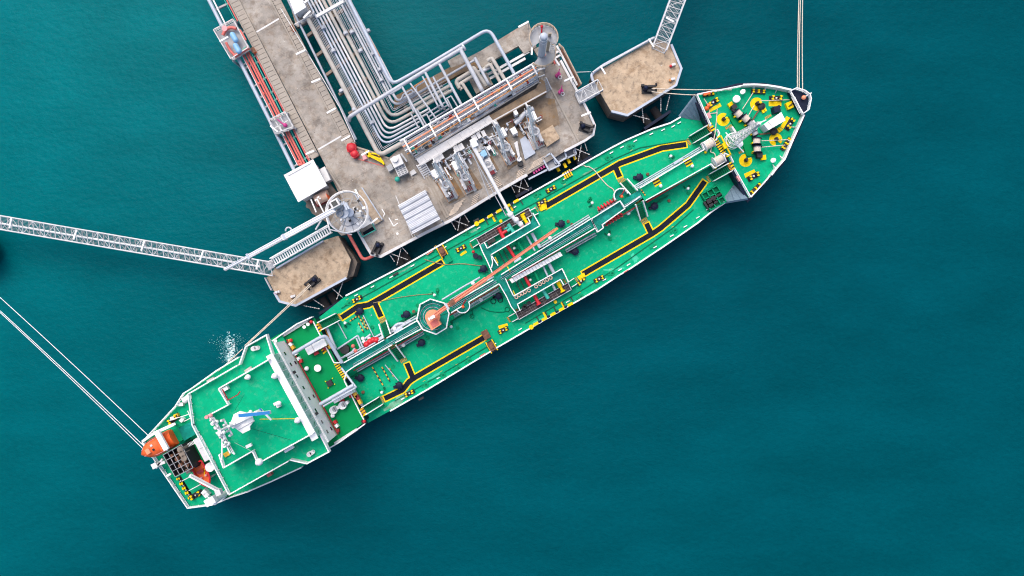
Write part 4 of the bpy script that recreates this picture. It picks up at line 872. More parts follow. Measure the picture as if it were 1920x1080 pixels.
# ================================================================== the tanker
ZM, ZF, ZP, ZB, ZC, ZW = 6.0, 8.8, 8.8, 15.0, 17.8, 8.4
RS = R(29.3)                                   # heading in plan
AX = Vector((math.cos(RS), math.sin(RS), 0)); AT = Vector((-AX.y, AX.x, 0))   # forward, to port
ship = thing('tanker', 'green-decked product tanker moored alongside the loading platform', 'ship', P(900, 560, 0))
def part(g, name, m, **k): return g.build(name, m, k.pop('parent', ship), **k)
port_m = [(592, 600), (649, 554.5), (700, 528), (760, 497), (860, 440), (972, 375.5), (1139, 281.5), (1172, 264), (1222, 242.5), (1256, 231.5), (1275, 220.5)]
stbd_m = [(690, 793), (732, 770), (800, 731), (931, 652), (991, 617), (1120, 542.5), (1162, 515), (1182, 503), (1244, 462), (1276, 440), (1307, 418.5), (1331, 399), (1347, 388), (1358, 381)]
fc_p = [(1304, 180), (1330, 174.5), (1356, 170), (1388, 163.5), (1410, 163), (1433, 164.5), (1455, 168), (1477, 173)]
fc_s = [(1501, 219), (1491, 241), (1479, 268), (1465, 301), (1450, 318), (1428, 345), (1404, 371)]
bowtip = [(1484, 176), (1494, 193), (1501, 214)]
pp_p = [(273, 826), (334, 760), (349, 736), (364, 727), (410, 694), (451, 669), (520, 628), (590, 596)]
pp_s = [(686, 789), (632, 832), (568, 874), (512, 900), (468, 919), (440, 928), (403, 943), (357, 949)]
def inset(v, k, c0=None):
    """pull plan points towards the keel line by factor k"""
    c0 = P(946, 516, 6); out = []
    for p in v:
        r = p - c0; r.z = 0; a = r.dot(AX); b = r.dot(AT); out.append(c0 + AX * a + AT * b * k)
    return out
main = PL(port_m, ZM) + PL([(1320, 226.5), (1378, 342)], ZM) + PL(stbd_m, ZM)[::-1]
part(MB().prism(PL(port_m[:-1] + [(1300, 229), (1330, 240), (1372, 335), (1362, 350)], ZM) + PL(stbd_m[:-1], ZM)[::-1], -3, ZM - .02, bot=inset(PL(port_m[:-1] + [(1300, 229), (1330, 240), (1372, 335), (1362, 350)], ZM) + PL(stbd_m[:-1], ZM)[::-1], .96)), 'hull', 'hull_navy')
part(MB().prism(main, ZM - .3, ZM, 1, 0), 'main_deck', ['deck_green', 'hull_navy'])
fo = PL(fc_p, ZF) + PL(bowtip, ZF) + PL(fc_s, ZF)
cf = sum(fo, Vector()) / len(fo)
lip = [cf + (p - cf) * (1 + .85 / (p - cf).length) for p in fo]
low = []
for p in fo:
    r = p - cf; a, b = r.dot(AX), r.dot(AT); low.append(cf + AX * (a * (.9 if a > 0 else 1)) + AT * b * .72)
g = MB(); g.prism(lip, 5.0, ZF - .06, bot=[l.lerp(q, .25) for l, q in zip(low, lip)]); g.prism([l.lerp(q, .25) for l, q in zip(low, lip)], -3, 5.0, bot=low); part(g, 'bow_hull', 'hull_navy')
part(MB().prism(fo, ZF - .05, ZF), 'forecastle_deck', 'deck_green')
po = PL(pp_p, ZP) + PL(pp_s, ZP)
g = MB(); g.prism(po, 2.5, ZP - .02); g.prism([p for p in po], -2, 2.5, bot=inset(po, .8)); part(g, 'stern_hull', 'hull_navy')
part(MB().prism(po, ZP - .02, ZP + .02), 'poop_deck', 'deck_green_dark')
# sloping shell wings from the forecastle down to the main deck
for nm, A, B, C, D in (('p', (1303, 181), (1274, 219), (1318, 227), (1290, 223)), ('s', (1402, 371.5), (1352, 380), (1377, 345), (1361, 366))):
    a, b, c, d_ = P(*A, 9.6), P(*B, 6.1), P(*C, 6.05), P(*D, 6.05)
    g = MB(); o_ = Vector((0, 0, -.35)); out = (a - P(1345, 280, 9.6)); out.z = 0; out = out.normalized() * .3
    vs = [a, b, d_, c]; vs2 = [p + out + o_ for p in vs]; f = [(0, 1, 2), (0, 2, 3), (4, 6, 5), (4, 7, 6), (0, 4, 5, 1), (1, 5, 6, 2), (2, 6, 7, 3), (3, 7, 4, 0)]
    g.add(vs + vs2, f); sp = part(g, 'shell_wing', 'hull_grey')
    g = MB()
    for k in (.25, .5, .75):
        u, w = a.lerp(b, k), c.lerp(d_, k); g.beam(u + Vector((0, 0, .05)), w + Vector((0, 0, .05)), .07, .16)
    g.build('frame_rib', 'hull_grey', sp)
# forecastle bulwark: one vertical plate with brackets
bw = PL([(1388, 163.5), (1410, 163), (1433, 164.5), (1455, 168), (1477, 173)], ZF); bs = PL([(1501, 219), (1491, 241), (1479, 268), (1465, 301), (1450, 318), (1440, 331)], ZF)
for run in (bw, bs):
    g = MB(); L_ = offs(run, .12)
    strip(g, run, .16, ZF, ZF + 1.5); blk = part(g, 'bulwark', 'white')
    g = MB(); strip(g, run, .3, ZF + 1.5, ZF + 1.58); g.build('bulwark_cap', 'white', blk)
    for k in range(1, len(run) - 1):
        p = run[k]; q = p + (cf - p).normalized() * .9; q.z = ZF; g = MB(); g.add([p + Vector((0, 0, 1.0)), p, q, p + Vector((0, 0, 1.0)) + AX * .1, p + AX * .1, q + AX * .1], [(0, 1, 2), (5, 4, 3), (0, 2, 5, 3), (0, 3, 4, 1), (1, 4, 5, 2)]); g.build('bulwark_bracket', 'white', blk)
part(MB().rail(PL(fc_p[:4], ZF), 1.1, .075, 3, 1.5), 'railing', 'rail_white'); part(MB().rail(PL([(1440, 331), (1428, 345), (1404, 371)], ZF), 1.1, .08, 3, 1.5), 'railing', 'rail_white')
part(MB().rail(PL([(1304, 180), (1330, 238)], ZF), 1.1, .07, 3, 1.5), 'railing', 'rail_white'); part(MB().rail(PL([(1374, 318), (1404, 371)], ZF), 1.1, .07, 3, 1.5), 'railing', 'rail_white')
# bow grating platform
bpf = part(MB().prism(PL([(1478, 173), (1489, 168), (1505, 173), (1514, 180), (1516, 188), (1512, 208), (1502, 215)], 9.9), 9.2, 9.9), 'bow_platform', 'hull_navy')
MB().rail(PL([(1478, 173), (1489, 168), (1505, 173), (1514, 180), (1516, 188), (1512, 208), (1502, 215)], 9.9), 1.1, .08, 3, 1.2).build('railing', 'rail_white', bpf)
MB().rail(PL([(1478, 173), (1502, 216)], 9.9), .9, .09, 2, 1.2).build('railing', 'rail_white', bpf)
g = MB()
for i in range(4): g.beam(P(1485 + i * 1.6, 184 - i * .9, 10.0), P(1499.5 + i * 1.6, 213 - i * .9, 10.0), .1, .12)
g.build('step_bars', 'rail_white', bpf)
g = MB(); g.tube([P(1503, 185, 9.9), P(1522, 174, 11)], .12, 8); g.build('bow_light_arm', 'white', bpf); MB().ball(P(1507, 183, 10.5), .4).build('bow_light', 'crane_orange', bpf)
# main deck side rails (low, white waterway bar) ------------------------------------------------
part(strip(MB(), PL(port_m[1:], ZM), .26, ZM, ZM + .45), 'gunwale_bar', 'rail_white'); part(strip(MB(), PL(stbd_m[1:], ZM), .24, ZM, ZM + .45), 'gunwale_bar', 'rail_white')
def stanch(pts, n, sg):
    v = PL(pts, ZM)
    for i in range(n):
        t = (i + .5) / n * (len(v) - 1); k = int(t); p = v[k].lerp(v[k + 1], t - k) + AT * sg * .75
        MB().beam(p - AX * .35 + Vector((0, 0, .12)), p + AX * .35 + Vector((0, 0, .12)), .16, .22).build('deck_cleat', 'rail_white', ship)
stanch(port_m[1:], 15, -1); stanch(stbd_m[1:], 15, 1)
# dark longitudinal gutters
for pts in ([(640, 578), (700, 546), (860, 457), (1004, 380), (1150, 299), (1200, 277), (1295, 261)], [(740, 752), (830, 700), (920, 646)], [(985, 606), (1090, 545), (1160, 500), (1262, 427), (1300, 393)]):
    part(strip(MB(), PL(pts, ZM), .16, ZM, ZM + .10), 'gutter_bar', 'seam_green')
# black and yellow walkways ---------------------------------------------------------------------
def walkway(pts, branch=None):
    v = PL(pts, ZM); w = part(strip(MB(), v, 1.36, ZM + .004, ZM + .012), 'walkway', 'yellow')
    if branch: strip(MB(), PL(branch, ZM), 1.36, ZM + .005, ZM + .013).build('walkway_branch', 'yellow', w)
    vi = [v[0] + (v[1] - v[0]).normalized() * .22] + v[1:-1] + [v[-1] + (v[-2] - v[-1]).normalized() * .22]
    strip(MB(), vi, .92, ZM + .012, ZM + .02).build('walkway_tread', 'walkway_black', w)
    if branch:
        b = PL(branch, ZM); b[-1] = b[-1] + (b[0] - b[-1]).normalized() * .22
        strip(MB(), b, .92, ZM + .014, ZM + .023).build('walkway_tread', 'walkway_black', w)
walkway([(638, 597), (671, 575), (691, 571.5), (712, 560), (832, 490)], [(702, 566), (715.5, 596)])
walkway([(719, 748.5), (755, 731), (767, 715.5), (778, 708), (910, 631.5)], [(774, 708), (762, 679)])
walkway([(1020, 388.5), (1151, 313), (1162, 306.5), (1241, 277.5), (1289, 270.5)], [(1153, 311), (1163, 334)])
walkway([(1091, 515), (1222, 439), (1239, 427.5), (1290, 384), (1323, 338)], [(1221, 438), (1211, 417)])
for q in ([(1010, 386), (1024, 380), (1026, 391), (1014, 396)], [(1082, 519), (1095, 511), (1098, 518), (1089, 528)]):
    part(MB().prism(PL(q, ZM + .25), ZM, ZM + .25), 'yellow_ramp', 'yellow')
def footgrate(c, rz=None, w=1.3, d_=.5, z=ZM, n=5):
    rz = RS if rz is None else rz; g = MB(); x = Vector((math.cos(rz), math.sin(rz), 0)); y = Vector((-x.y, x.x, 0)); p = P(*c, z)
    for i in range(n): g.beam(p + y * (w * ((i + .5) / n - .5)) - x * d_ / 2 + Vector((0, 0, .05)), p + y * (w * ((i + .5) / n - .5)) + x * d_ / 2 + Vector((0, 0, .05)), w / n * .55, .05)
    part(g, 'foot_grating', 'orange_grate')
# ------------------------------------------------------------------ stairs on deck
def deck_stair(lo, hi, z0, z1, w=1.25, n=10, rails=True):
    st = steps(ship, lo, hi, z0, z1, w, n, 'deck_green', 'seam_green'); p, q = P(*lo, z0), P(*hi, z1); d_ = q - p; d_.z = 0; d_.normalize(); s = Vector((-d_.y, d_.x, 0))
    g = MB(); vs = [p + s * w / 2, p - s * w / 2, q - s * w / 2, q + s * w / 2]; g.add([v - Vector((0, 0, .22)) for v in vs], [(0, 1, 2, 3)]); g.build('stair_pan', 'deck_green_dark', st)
    for k in (-1, 1): MB().rail([p + s * k * w * .58, q + s * k * w * .58], 1.0, .08, 2, 1.3).build('handrail', 'rail_white', st)
deck_stair((635, 594), (602, 611), ZM, ZP); deck_stair((715, 750), (684, 769), ZM, ZP)
deck_stair((1295, 263), (1327, 244), ZM, ZF); deck_stair((1332, 334), (1366, 315), ZM, ZF)
deck_stair((719, 604), (727, 629), ZM, ZW, n=8); deck_stair((754, 673), (737, 650), ZM, ZW, n=8)
deck_stair((1168, 341), (1187, 362), ZM, ZW, n=8); deck_stair((1206, 410), (1197, 381), ZM, ZW, n=8)
for c in ((637, 594), (717, 749), (1291, 266), (1328, 336)): footgrate(c)
for c in ((717, 598), (719, 602), (757, 676), (755, 672), (1164, 337), (1168, 340), (1207, 412), (1209, 416), (727, 632), (736, 648), (1187, 364), (1197, 378)): footgrate(c, RS + math.pi / 2)
for c in ((600, 612), (681, 770), (1330, 242), (1368, 313)): footgrate(c, z=ZP + .02)
# ------------------------------------------------------------------ catwalk
cat = part(MB().prism(PL([(629, 680), (647, 679.5), (783, 602), (790, 616), (660, 690), (651, 698), (648, 712)], ZW), ZW - .18, ZW), 'catwalk_floor', 'grating_teal')
for q in ([(841, 574), (928, 522), (933, 530), (847, 585)], [(928, 520), (1107, 412), (1114, 424), (936, 531)], [(1108, 411), (1161, 378), (1169, 390), (1118, 436)], [(1161, 379), (1198, 356), (1207, 370), (1170, 391)]):
    MB().prism(PL(q, ZW + .002), ZW - .18, ZW + .001).build('floor_panel', 'grating_teal', cat)
for pts in ([(590, 602), (629, 679), (647, 679), (721, 637)], [(727, 633), (783, 601)], [(686, 788), (676, 769), (648, 712), (652, 696), (665, 687), (736, 646)], [(743, 642), (791, 616)],
            [(845, 571), (925, 525)], [(847, 586), (868, 573)], [(879, 566), (936, 532)], [(940, 515), (1107, 411)], [(960, 519), (1114, 429)], [(1108, 411), (1161, 378), (1169, 390), (1198, 370)],
            [(1108, 412), (1119, 436), (1130, 428), (1128, 422), (1170, 392)], [(1107, 411), (1118, 432)]):
    MB().rail(PL(pts, ZW), 1.0, .085, 3, 1.6).build('railing', 'rail_white', cat)
# turning bays for the fire monitors
for c, a0, a1 in (((868, 573), R(-145), R(35)), ((1163, 368), R(20), R(215))):
    cc = P(*c, ZW); ps = [cc + Vector((math.cos(a0 + (a1 - a0) * i / 10), math.sin(a0 + (a1 - a0) * i / 10), 0)) * 1.25 for i in range(11)]
    MB().prism(ps, ZW - .15, ZW + .003).build('monitor_bay', 'grating_teal', cat); MB().rail(ps, 1.0, .085, 3, .8).build('railing', 'rail_white', cat)
    g = MB(); g.cyl(cc, .2, 1.0, 8); g.tube([cc + Vector((0, 0, 1)), cc + Vector((.6, 1.0, 1.5))], .12, 8); g.build('monitor', 'red_dark', cat); MB().ball(cc + Vector((.1, -.2, 1.1)), .28).build('monitor_head', 'orange', cat)
# catwalk legs and shadowy underside
for i in range(22):
    t = i / 21; q = Vector((660, 684, 0)).lerp(Vector((1195, 368, 0)), t); p = P(q.x, q.y, ZW)
    for k in (-1, 1): MB().beam(Vector((p.x, p.y, ZM)) + AT * k * .55, p + AT * k * .55 - Vector((0, 0, .2)), .14, .14).build('catwalk_leg', 'paint_green', ship)
# cargo lines beside the catwalk
def dline(pts, r, m, z, nm='deck_pipe', rr=.8):
    v = [P(p[0], p[1], p[2] if len(p) > 2 else z) for p in pts]; return part(MB().tube(arc(v, rr), r, 8), nm, m)
dline([(663, 695), (740, 651), (795, 619)], .10, 'red_dark', 8.2); dline([(842, 592), (936, 536)], .12, 'red_dark', 8.2); dline([(950, 527), (1112, 431)], .11, 'red_dark', 8.2); dline([(1119, 432), (1196, 386)], .12, 'red_dark', 8.0); dline([(1212, 379), (1330, 311)], .16, 'red', 7.6)
dline([(690, 648), (728, 626), (745, 606), (770, 608), (785, 602)], .26, 'pale_blue', 7.2); dline([(737, 620), (770, 600)], .12, 'pipe_white', 7.4)
dline([(829, 562), (868, 538), (900, 520)], .16, 'pale_blue', 7.4); dline([(835, 572), (905, 530)], .10, 'pipe_white', 7.8)
dline([(984, 487), (1040, 454), (1100, 418)], .16, 'pale_blue', 7.4)
for o_ in (0, 2.4, 4.8): dline([(1190 - o_, 356 - o_), (1250 - o_, 321 - o_), (1317 - o_, 281 - o_)], .12, 'pale_blue', 7.6)
part(MB().prism(PL([(1262, 305), (1279, 295), (1281, 299), (1265, 309)], 8.0), 7.2, 8.0), 'cable_box', 'pale_blue')
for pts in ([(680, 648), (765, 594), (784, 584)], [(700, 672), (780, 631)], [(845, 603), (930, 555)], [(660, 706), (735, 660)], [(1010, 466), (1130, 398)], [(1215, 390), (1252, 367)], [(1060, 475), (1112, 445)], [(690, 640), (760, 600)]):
    part(strip(MB(), PL(pts, ZM), .22, ZM, ZM + .5), 'shade_bar', 'seam_green')  # low bars in dark green: shade lines beside the catwalk put into colour
for a, b in (((633, 604), (650, 635)), ((681, 591), (705, 640)), ((722, 684), (747, 714)), ((697, 590), (696, 592))): dline([a, b], .09, 'pale_blue', 6.6)
for a, b, z in (((632, 655), (671, 629), 7.0), ((671, 629), (682, 655), 7.0), ((668, 634), (678, 657), 7.0)): dline([a, b], .16, 'pale_blue', z)
for a, b in (((683, 636), (695, 627)), ((685, 643), (694, 635)), ((690, 640), (718, 624))): dline([a, b], .2, 'pale_blue', 6.9)
for c in ((681, 634), (693, 634), (683, 640)): part(MB().cyl(P(*c, 6.7), .3, .5, 10), 'valve', 'steel_light')
for c in ((688, 646), (694, 641), (700, 638), (706, 638)): part(MB().ball(P(*c, 7.2), .62), 'red_pump', 'red')
for c in ((662, 649), (667, 658), (669, 663)): part(MB().ball(P(*c, 7.0), .38), 'valve', 'pipe_red')
dline([(640, 672), (662, 659), (665, 652)], .2, 'pale_blue', 6.9); part(MB().cyl(P(648, 654, ZM), .85, .9, 14), 'pump_head', 'black')
part(MB().prism(PL([(632, 656), (668, 633), (680, 657), (642, 679)], ZM + .03), ZM - .01, ZM + .03), 'pump_recess', 'deck_green_dark')
part(MB().prism(PL([(738, 622), (753, 612), (756, 617), (742, 627)], 8.2), 7.0, 8.2), 'cable_box', 'pale_blue')
part(MB().prism(PL([(1074, 436), (1084, 430), (1085, 435), (1076, 440)], 8.0), 7.0, 8.0), 'cable_box', 'pale_blue'); part(MB().prism(PL([(963, 488), (976, 481), (978, 485), (965, 493)], 8.6), 7.6, 8.6), 'cable_box', 'pale_blue')
# yellow-black trip guards painted round the pump room openings
for a, b, n in (((656, 602), (671, 592), 6), ((672, 592), (687, 618), 8), ((680, 595), (690, 617), 7), ((672, 605), (682, 623), 6), ((698, 688), (718, 722), 9), ((716, 688), (731, 715), 8), ((730, 690), (738, 706), 5), ((1197, 359), (1205, 370), 5)):
    p, q = P(*a, ZM + .12), P(*b, ZM + .12)
    if a[0] > 1000: p.z = q.z = 8.62
    g = MB()
    for i in range(n): g.beam(p.lerp(q, i / n), p.lerp(q, (i + 1) / n), .2, .2, i % 2)
    part(g, 'trip_guard', ['yellow_worn', 'black'])
# ------------------------------------------------------------------ raised trunk before the forecastle
tr = part(MB().prism(PL([(1198, 355), (1318, 283), (1343, 262), (1362, 292), (1330, 313), (1209, 378)], 8.5), ZM - .01, 8.5, 1, 0), 'trunk_deck', ['deck_green', 'seam_green'])
for pts in ([(1198, 354), (1318, 282), (1313, 271), (1330, 261), (1336, 270)], [(1209, 377), (1330, 309), (1337, 317), (1358, 304), (1354, 292)], [(1342, 245), (1346, 252), (1340, 265)], [(1355, 289), (1366, 294), (1372, 306)]): MB().rail(PL(pts, 8.5), 1.0, .08, 3, 1.5).build('railing', 'rail_white', tr)
for c, rz in (((1326, 273), RS), ((1344, 302), RS)):
    p = P(*c, 8.5); u = AX * .8; g = MB(); g.tube([p - u + Vector((0, 0, .9)), p + u + Vector((0, 0, .9))], .72, 16); g.build('rope_drum', 'rope_drum', tr)
    g = MB()
    for k in (-1, 1): g = MB(); g.tube([p + u * k * 1.0 + Vector((0, 0, .9)), p + u * k * 1.12 + Vector((0, 0, .9))], .95, 16); g.box(p + u * k * 1.1, (.2, 1.0, .9), RS); g.build('drum_flange', 'steel_light', tr)
    MB().ball(p - u * 1.2 - AT * .9 + Vector((0, 0, .4)), .25).build('motor', 'yellow', tr)
for c in ((1231, 341), (1290, 304)):
    g = MB(); p = P(*c, 8.51)
    for i in range(5): g.box(p + AT * (i - 2) * .27, (1.3, .26, .015), RS, i % 2)
    g.build('hazard_patch', ['yellow', 'black'], tr); q = p - AT * 1.0 + AX * .1; gg = MB(); gg.cyl(q, .16, .7, 8); gg.ball(q + Vector((0, 0, .8)), .3); gg.build('vent_head', 'white', tr)
for k, (a, b) in enumerate((((1341, 261), (1361, 293)), ((630, 681), (649, 712)))):
    g = MB(); p, q = P(*a, ZF + .03), P(*b, ZF + .03)
    for i in range(16): g.beam(p.lerp(q, i / 16), p.lerp(q, (i + 1) / 16), .85, .02, i % 2)
    part(g, 'hazard_strip', ['yellow', 'black'])
g = MB(); 
for a, b in (((1345, 258), (1351, 254)), ((1351, 254), (1370, 290)), ((1370, 290), (1362, 294))): g.beam(P(*a, ZF + .9), P(*b, ZF + .9), .22, .2)
g.box(P(1359, 273, ZF + .5), (1.0, 1.0, .6), R(-60)); part(g, 'yellow_gate', 'yellow')
# ------------------------------------------------------------------ manifolds
def manifold(plat_q, band_q, leg_q, inner, legs2):
    m_ = part(MB().prism(PL(plat_q, 7.2), 6.9, 7.2), 'manifold_grating', 'black_grating'); v = PL(plat_q, 7.2)
    g = MB()
    for i in range(13): g.beam(v[0].lerp(v[1], i / 12) + Vector((0, 0, .04)), v[3].lerp(v[2], i / 12) + Vector((0, 0, .04)), .05, .05)
    for i in range(4): g.beam(v[0].lerp(v[3], i / 3) + Vector((0, 0, .04)), v[1].lerp(v[2], i / 3) + Vector((0, 0, .04)), .07, .06)
    g.build('grating_bar', 'grating_line', m_); g = MB()
    for i in range(4): g.beam(v[i], v[(i + 1) % 4], .12, .5)
    g.build('tray_rim', 'pipe_white', m_)
    for q in v: MB().beam(Vector((q.x, q.y, ZM)), q - Vector((0, 0, .3)), .2, .2).build('tray_leg', 'paint_green', m_)
    MB().prism(PL(band_q, ZW), ZW - .2, ZW - .01).build('walkway_panel', 'grating_teal', m_); MB().prism(PL(leg_q, ZW), ZW - .2, ZW - .014).build('walkway_panel', 'grating_teal', m_)
    for r_ in inner: MB().rail(PL(r_, ZW), 1.0, .085, 3, 1.4).build('railing', 'rail_white', m_)
    for a, b in legs2:
        st = MB(); p, q = P(*a, ZM + .3), P(*b, 7.2); st.beam(p, q, 1.2, .2); st.build('ramp', 'paint_green', m_); d_ = (q - p).normalized(); s = Vector((-d_.y, d_.x, 0))
        for k in (-1, 1): MB().rail([p + s * k * .7, q + s * k * .7], .9, .07, 1, 1.2).build('handrail', 'rail_white', m_)
    return m_
mp = manifold([(893, 447), (991, 390), (998, 403), (900, 459)], [(903, 470), (996, 415), (1000, 402), (1012, 424), (922, 478)], [(900, 460), (912, 455), (936, 500), (922, 508)],
              [[(900, 460), (905, 472), (912, 486), (925, 515)], [(909, 456), (914, 466), (994, 419), (990, 410)], [(922, 502), (924, 492), (921, 478), (1012, 424), (1004, 410), (999, 401)], [(921, 478), (934, 498)]], [((885, 459), (896, 452)), ((1006, 396), (996, 401))])
ms = manifold([(967, 586), (1065, 530), (1071, 543), (973, 599)], [(958, 562), (1053, 504), (1060, 523), (1050, 524), (970, 570)], [(936, 531), (948, 524), (974, 576), (962, 582)],
              [[(936, 532), (950, 556), (958, 574), (967, 586)], [(948, 523), (958, 545), (963, 555), (1053, 504), (1060, 518), (1065, 529)], [(975, 582), (970, 570), (1050, 524), (1056, 534)]], [((957, 598), (968, 592)), ((1078, 527), (1069, 533))])
for c in ((884, 461), (888, 458), (894, 455), (1000, 397), (1005, 393), (1010, 390), (905, 461), (908, 467), (918, 482), (921, 488), (994, 408), (998, 414)): footgrate(c, RS if c[1] > 450 or c[0] > 999 else RS + 1.57, 1.1, .35)
for c in ((954, 599), (960, 596), (967, 592), (1071, 531), (1075, 528), (1081, 525), (954, 553), (958, 560), (966, 574), (970, 583), (1055, 521), (1060, 529)): footgrate(c, RS, 1.1, .35)
# crossover pipes
for a, b, r, m in (((948, 456), (966, 484), .30, 'red'), ((968, 448), (985, 478), .28, 'paint_green'), ((987, 442), (1003, 470), .18, 'pale_blue'), ((997, 437), (1013, 465), .30, 'pale_blue'), ((983, 517), (994, 537), .30, 'red'), ((1001, 507), (1010, 526), .28, 'paint_green'), ((1018, 498), (1027, 518), .18, 'pale_blue'), ((1028, 492), (1038, 511), .32, 'pale_blue')): dline([a, b], r, m, 7.5, 'crossover_pipe')
for a, b in (((934, 470), (948, 496)), ((942, 465), (956, 491)), ((968, 529), (976, 545)), ((976, 525), (984, 542))): part(MB().beam(P(*a, 6.6), P(*b, 6.6), .14, .5), 'pipe_support', 'black')
for pts, r, m in (([(936, 428), (940, 438), (945, 447)], .34, 'red'), ([(940, 439), (951, 432)], .3, 'red'), ([(951, 433), (959, 428)], .34, 'teal_paint'), ([(953, 420), (958, 428), (963, 435)], .34, 'teal_paint'), ([(979, 403), (984, 412)], .36, 'yellow'),
                  ([(984, 412), (989, 419)], .3, 'yellow'), ([(1001, 552), (1010, 569)], .34, 'red'), ([(1018, 544), (1028, 560)], .34, 'teal_paint'), ([(1036, 533), (1041, 544)], .24, 'pale_blue'), ([(1046, 529), (1051, 538)], .38, 'yellow'), ([(1051, 538), (1055, 546)], .26, 'yellow')):
    dline(pts, r, m, 7.9, 'manifold_pipe', .3)
for c, m in (((945, 447), 'red'), ((963, 435), 'teal_paint'), ((989, 419), 'pink'), ((1001, 552), 'red'), ((1018, 544), 'teal_paint'), ((1045, 527), 'red_dark'), ((936, 428), 'red'), ((949, 428), 'teal_paint'), ((980, 402), 'yellow'), ((1055, 546), 'yellow'), ((1010, 570), 'red')):
    g = MB(); p = P(*c, 7.9); g.tube([p - AT * .12, p + AT * .12], .48, 12); part(g, 'blank_flange', m)
for c in ((918, 455), (925, 451), (920, 460), (985, 573), (992, 568), (982, 577)): part(MB().box(P(*c, 7.25), (.7, .6, .5), random.random()), 'hose_coupling', 'black')
wc = part(MB().prism(PL([(955, 524), (1050, 472), (1055, 479), (960, 531)], 8.6), 8.2, 8.6), 'hose_rack', 'white')
for i in range(1, 16):
    a = P(955, 524, 8.62).lerp(P(1050, 472, 8.62), i / 16); b = P(960, 531, 8.62).lerp(P(1055, 479, 8.62), i / 16); MB().beam(a, b, .06, .06).build('rack_slat', 'steel_grey', wc)
for x in (968, 1045): MB().beam(P(x, 528 - (x - 968) * .57, ZM), P(x, 528 - (x - 968) * .57, 8.3), .2, .2).build('rack_leg', 'pale_blue', wc)
me = MB().torus((0, 0, 0), .26, .09, 12, 6).mesh('hose_ring', 'skin_box')
for px, py in ((325, 650), (360, 625), (400, 605), (435, 585), (485, 565), (575, 515), (625, 485), (670, 460), (715, 430), (760, 405)): inst(me, 'hose_ring', ms, P(920 + px / 6.75, 460 + py / 6.75 + 1, 9.2), 0)
for pts in ([(948, 494), (957, 510)], [(928, 482), (934, 494)], [(962, 545), (966, 553)]):
    g = MB(); p, q = P(*pts[0], 8.6), P(*pts[1], 8.6)
    for i in range(5): g.beam(p.lerp(q, i / 5), p.lerp(q, (i + .7) / 5), .18, .1)
    part(g, 'yellow_mark', 'yellow')
# rubbing fenders at the manifold on both sides
for sgn, start, stp, ball in ((1, (903, 414.5), (16.2, -9.3), (894, 420)), (-1, (1004.5, 607), (16.1, -9.1), (996, 613))):
    for i in range(5):
        c = P(start[0] + stp[0] * i, start[1] + stp[1] * i, ZM + .1); g = MB(); g.box(c, (1.0, .45, .5), RS); part(g, 'fender_pad', 'yellow')
        if i < 4: d0 = c + AX * .85; part(MB().box(d0 - AT * .0, (.55, .35, .4), RS), 'fender_link', 'hull_navy')
        q = c - AT * sgn * .7 + AX * .75; part(MB().box(q, (.16, .8, .3), RS), 'fender_bracket', 'black')
    part(MB().cyl(P(*ball, ZM), .42, .6, 12), 'guide_roller', 'yellow')
for c in ((939, 415), (1024, 566), (1041, 566)): part(MB().cyl(P(*c, ZM), .3, .6, 10), 'guide_roller', 'yellow')
for c in ((926, 411), (959, 391), (1021, 590), (1055, 571)): part(MB().box(P(*c, ZM), (.35, 1.0, .12), RS), 'yellow_step', 'yellow')
# ------------------------------------------------------------------ deck crane
oc = [(808, 560.5), (834, 568), (843, 587), (838, 614.5), (819, 626), (794, 617), (783, 599), (789, 570.5)]

cp = part(MB().tube([P(812, 594, ZM), P(812, 594, 12.0)], 1.0, 18), 'deck_crane', 'crane_orange')
fl = part(MB().prism(PL(oc, 9.6), 9.4, 9.6), 'crane_platform', 'grating_teal'); MB().rail(PL(oc, 9.6), 1.05, .1, 3, 1.3, closed=True).build('railing', 'rail_white', fl)
g = MB()
for i in range(0, 8): g.beam(P(812, 594, 9.63), P(*oc[i], 9.63), .08, .06)
g.build('platform_beam', 'seam_green', fl)
for r_ in (1.7, 2.3): g = MB(); g.torus(P(812, 594, 9.7), r_, .05, 16, 5, a0=1.0, a1=5.2); g.build('hydraulic_hose', 'pale_blue', fl)
g = MB(); g.cyl(P(812, 594, 12.0), 1.25, .9, 20); g.box(P(815.5, 605.5, 11.4), (1.9, 1.6, 1.6), RS + .05); g.build('slewing_house', 'crane_orange', cp)
MB().box(P(815, 606, 13.0), (1.3, 1.0, .12), RS).build('house_hatch', 'pipe_red', cp)
b0, b1 = P(806, 597.5, 14.2), P(1040, 431.5, 14.6)
g = MB(); mid = b0.lerp(b1, .45); g.beam(b0, mid, .72, .7); g.beam(mid, b1, .52, .5); g.build('boom', 'crane_orange', cp); g = MB(); g.beam(b1, b1 + (b1 - b0).normalized() * .6, .4, .4); g.build('boom_head', 'orange_rust', cp)
for s_ in (-.2, .2):
    MB().tube([b0 + AT * s_ + Vector((0, 0, .48)), b1 + AT * s_ + Vector((0, 0, .4))], .05, 6).build('hoist_rope', 'pipe_red', cp)
MB().box(b0.lerp(b1, .18) + Vector((0, 0, .3)), (1.0, .9, .5), RS + .07).build('hoist_winch', 'rust', cp); MB().box(b0.lerp(b1, .14) + Vector((0, 0, .3)), (.4, 1.2, .4), RS).build('winch_frame', 'pipe_white', cp); MB().beam(b0 + Vector((0, 0, .3)) - AX * .2, b0 + AX * 1.0 + Vector((0, 0, .5)), .5, .3).build('luffing_gear', 'white', cp)
part(MB().beam(P(1013, 453, ZW), P(1013, 453, 13.9), .25, .25), 'boom_rest', 'rail_white'); part(MB().beam(P(1009, 455, 13.95), P(1019, 449, 13.95), .3, .15), 'boom_cradle', 'rail_white')
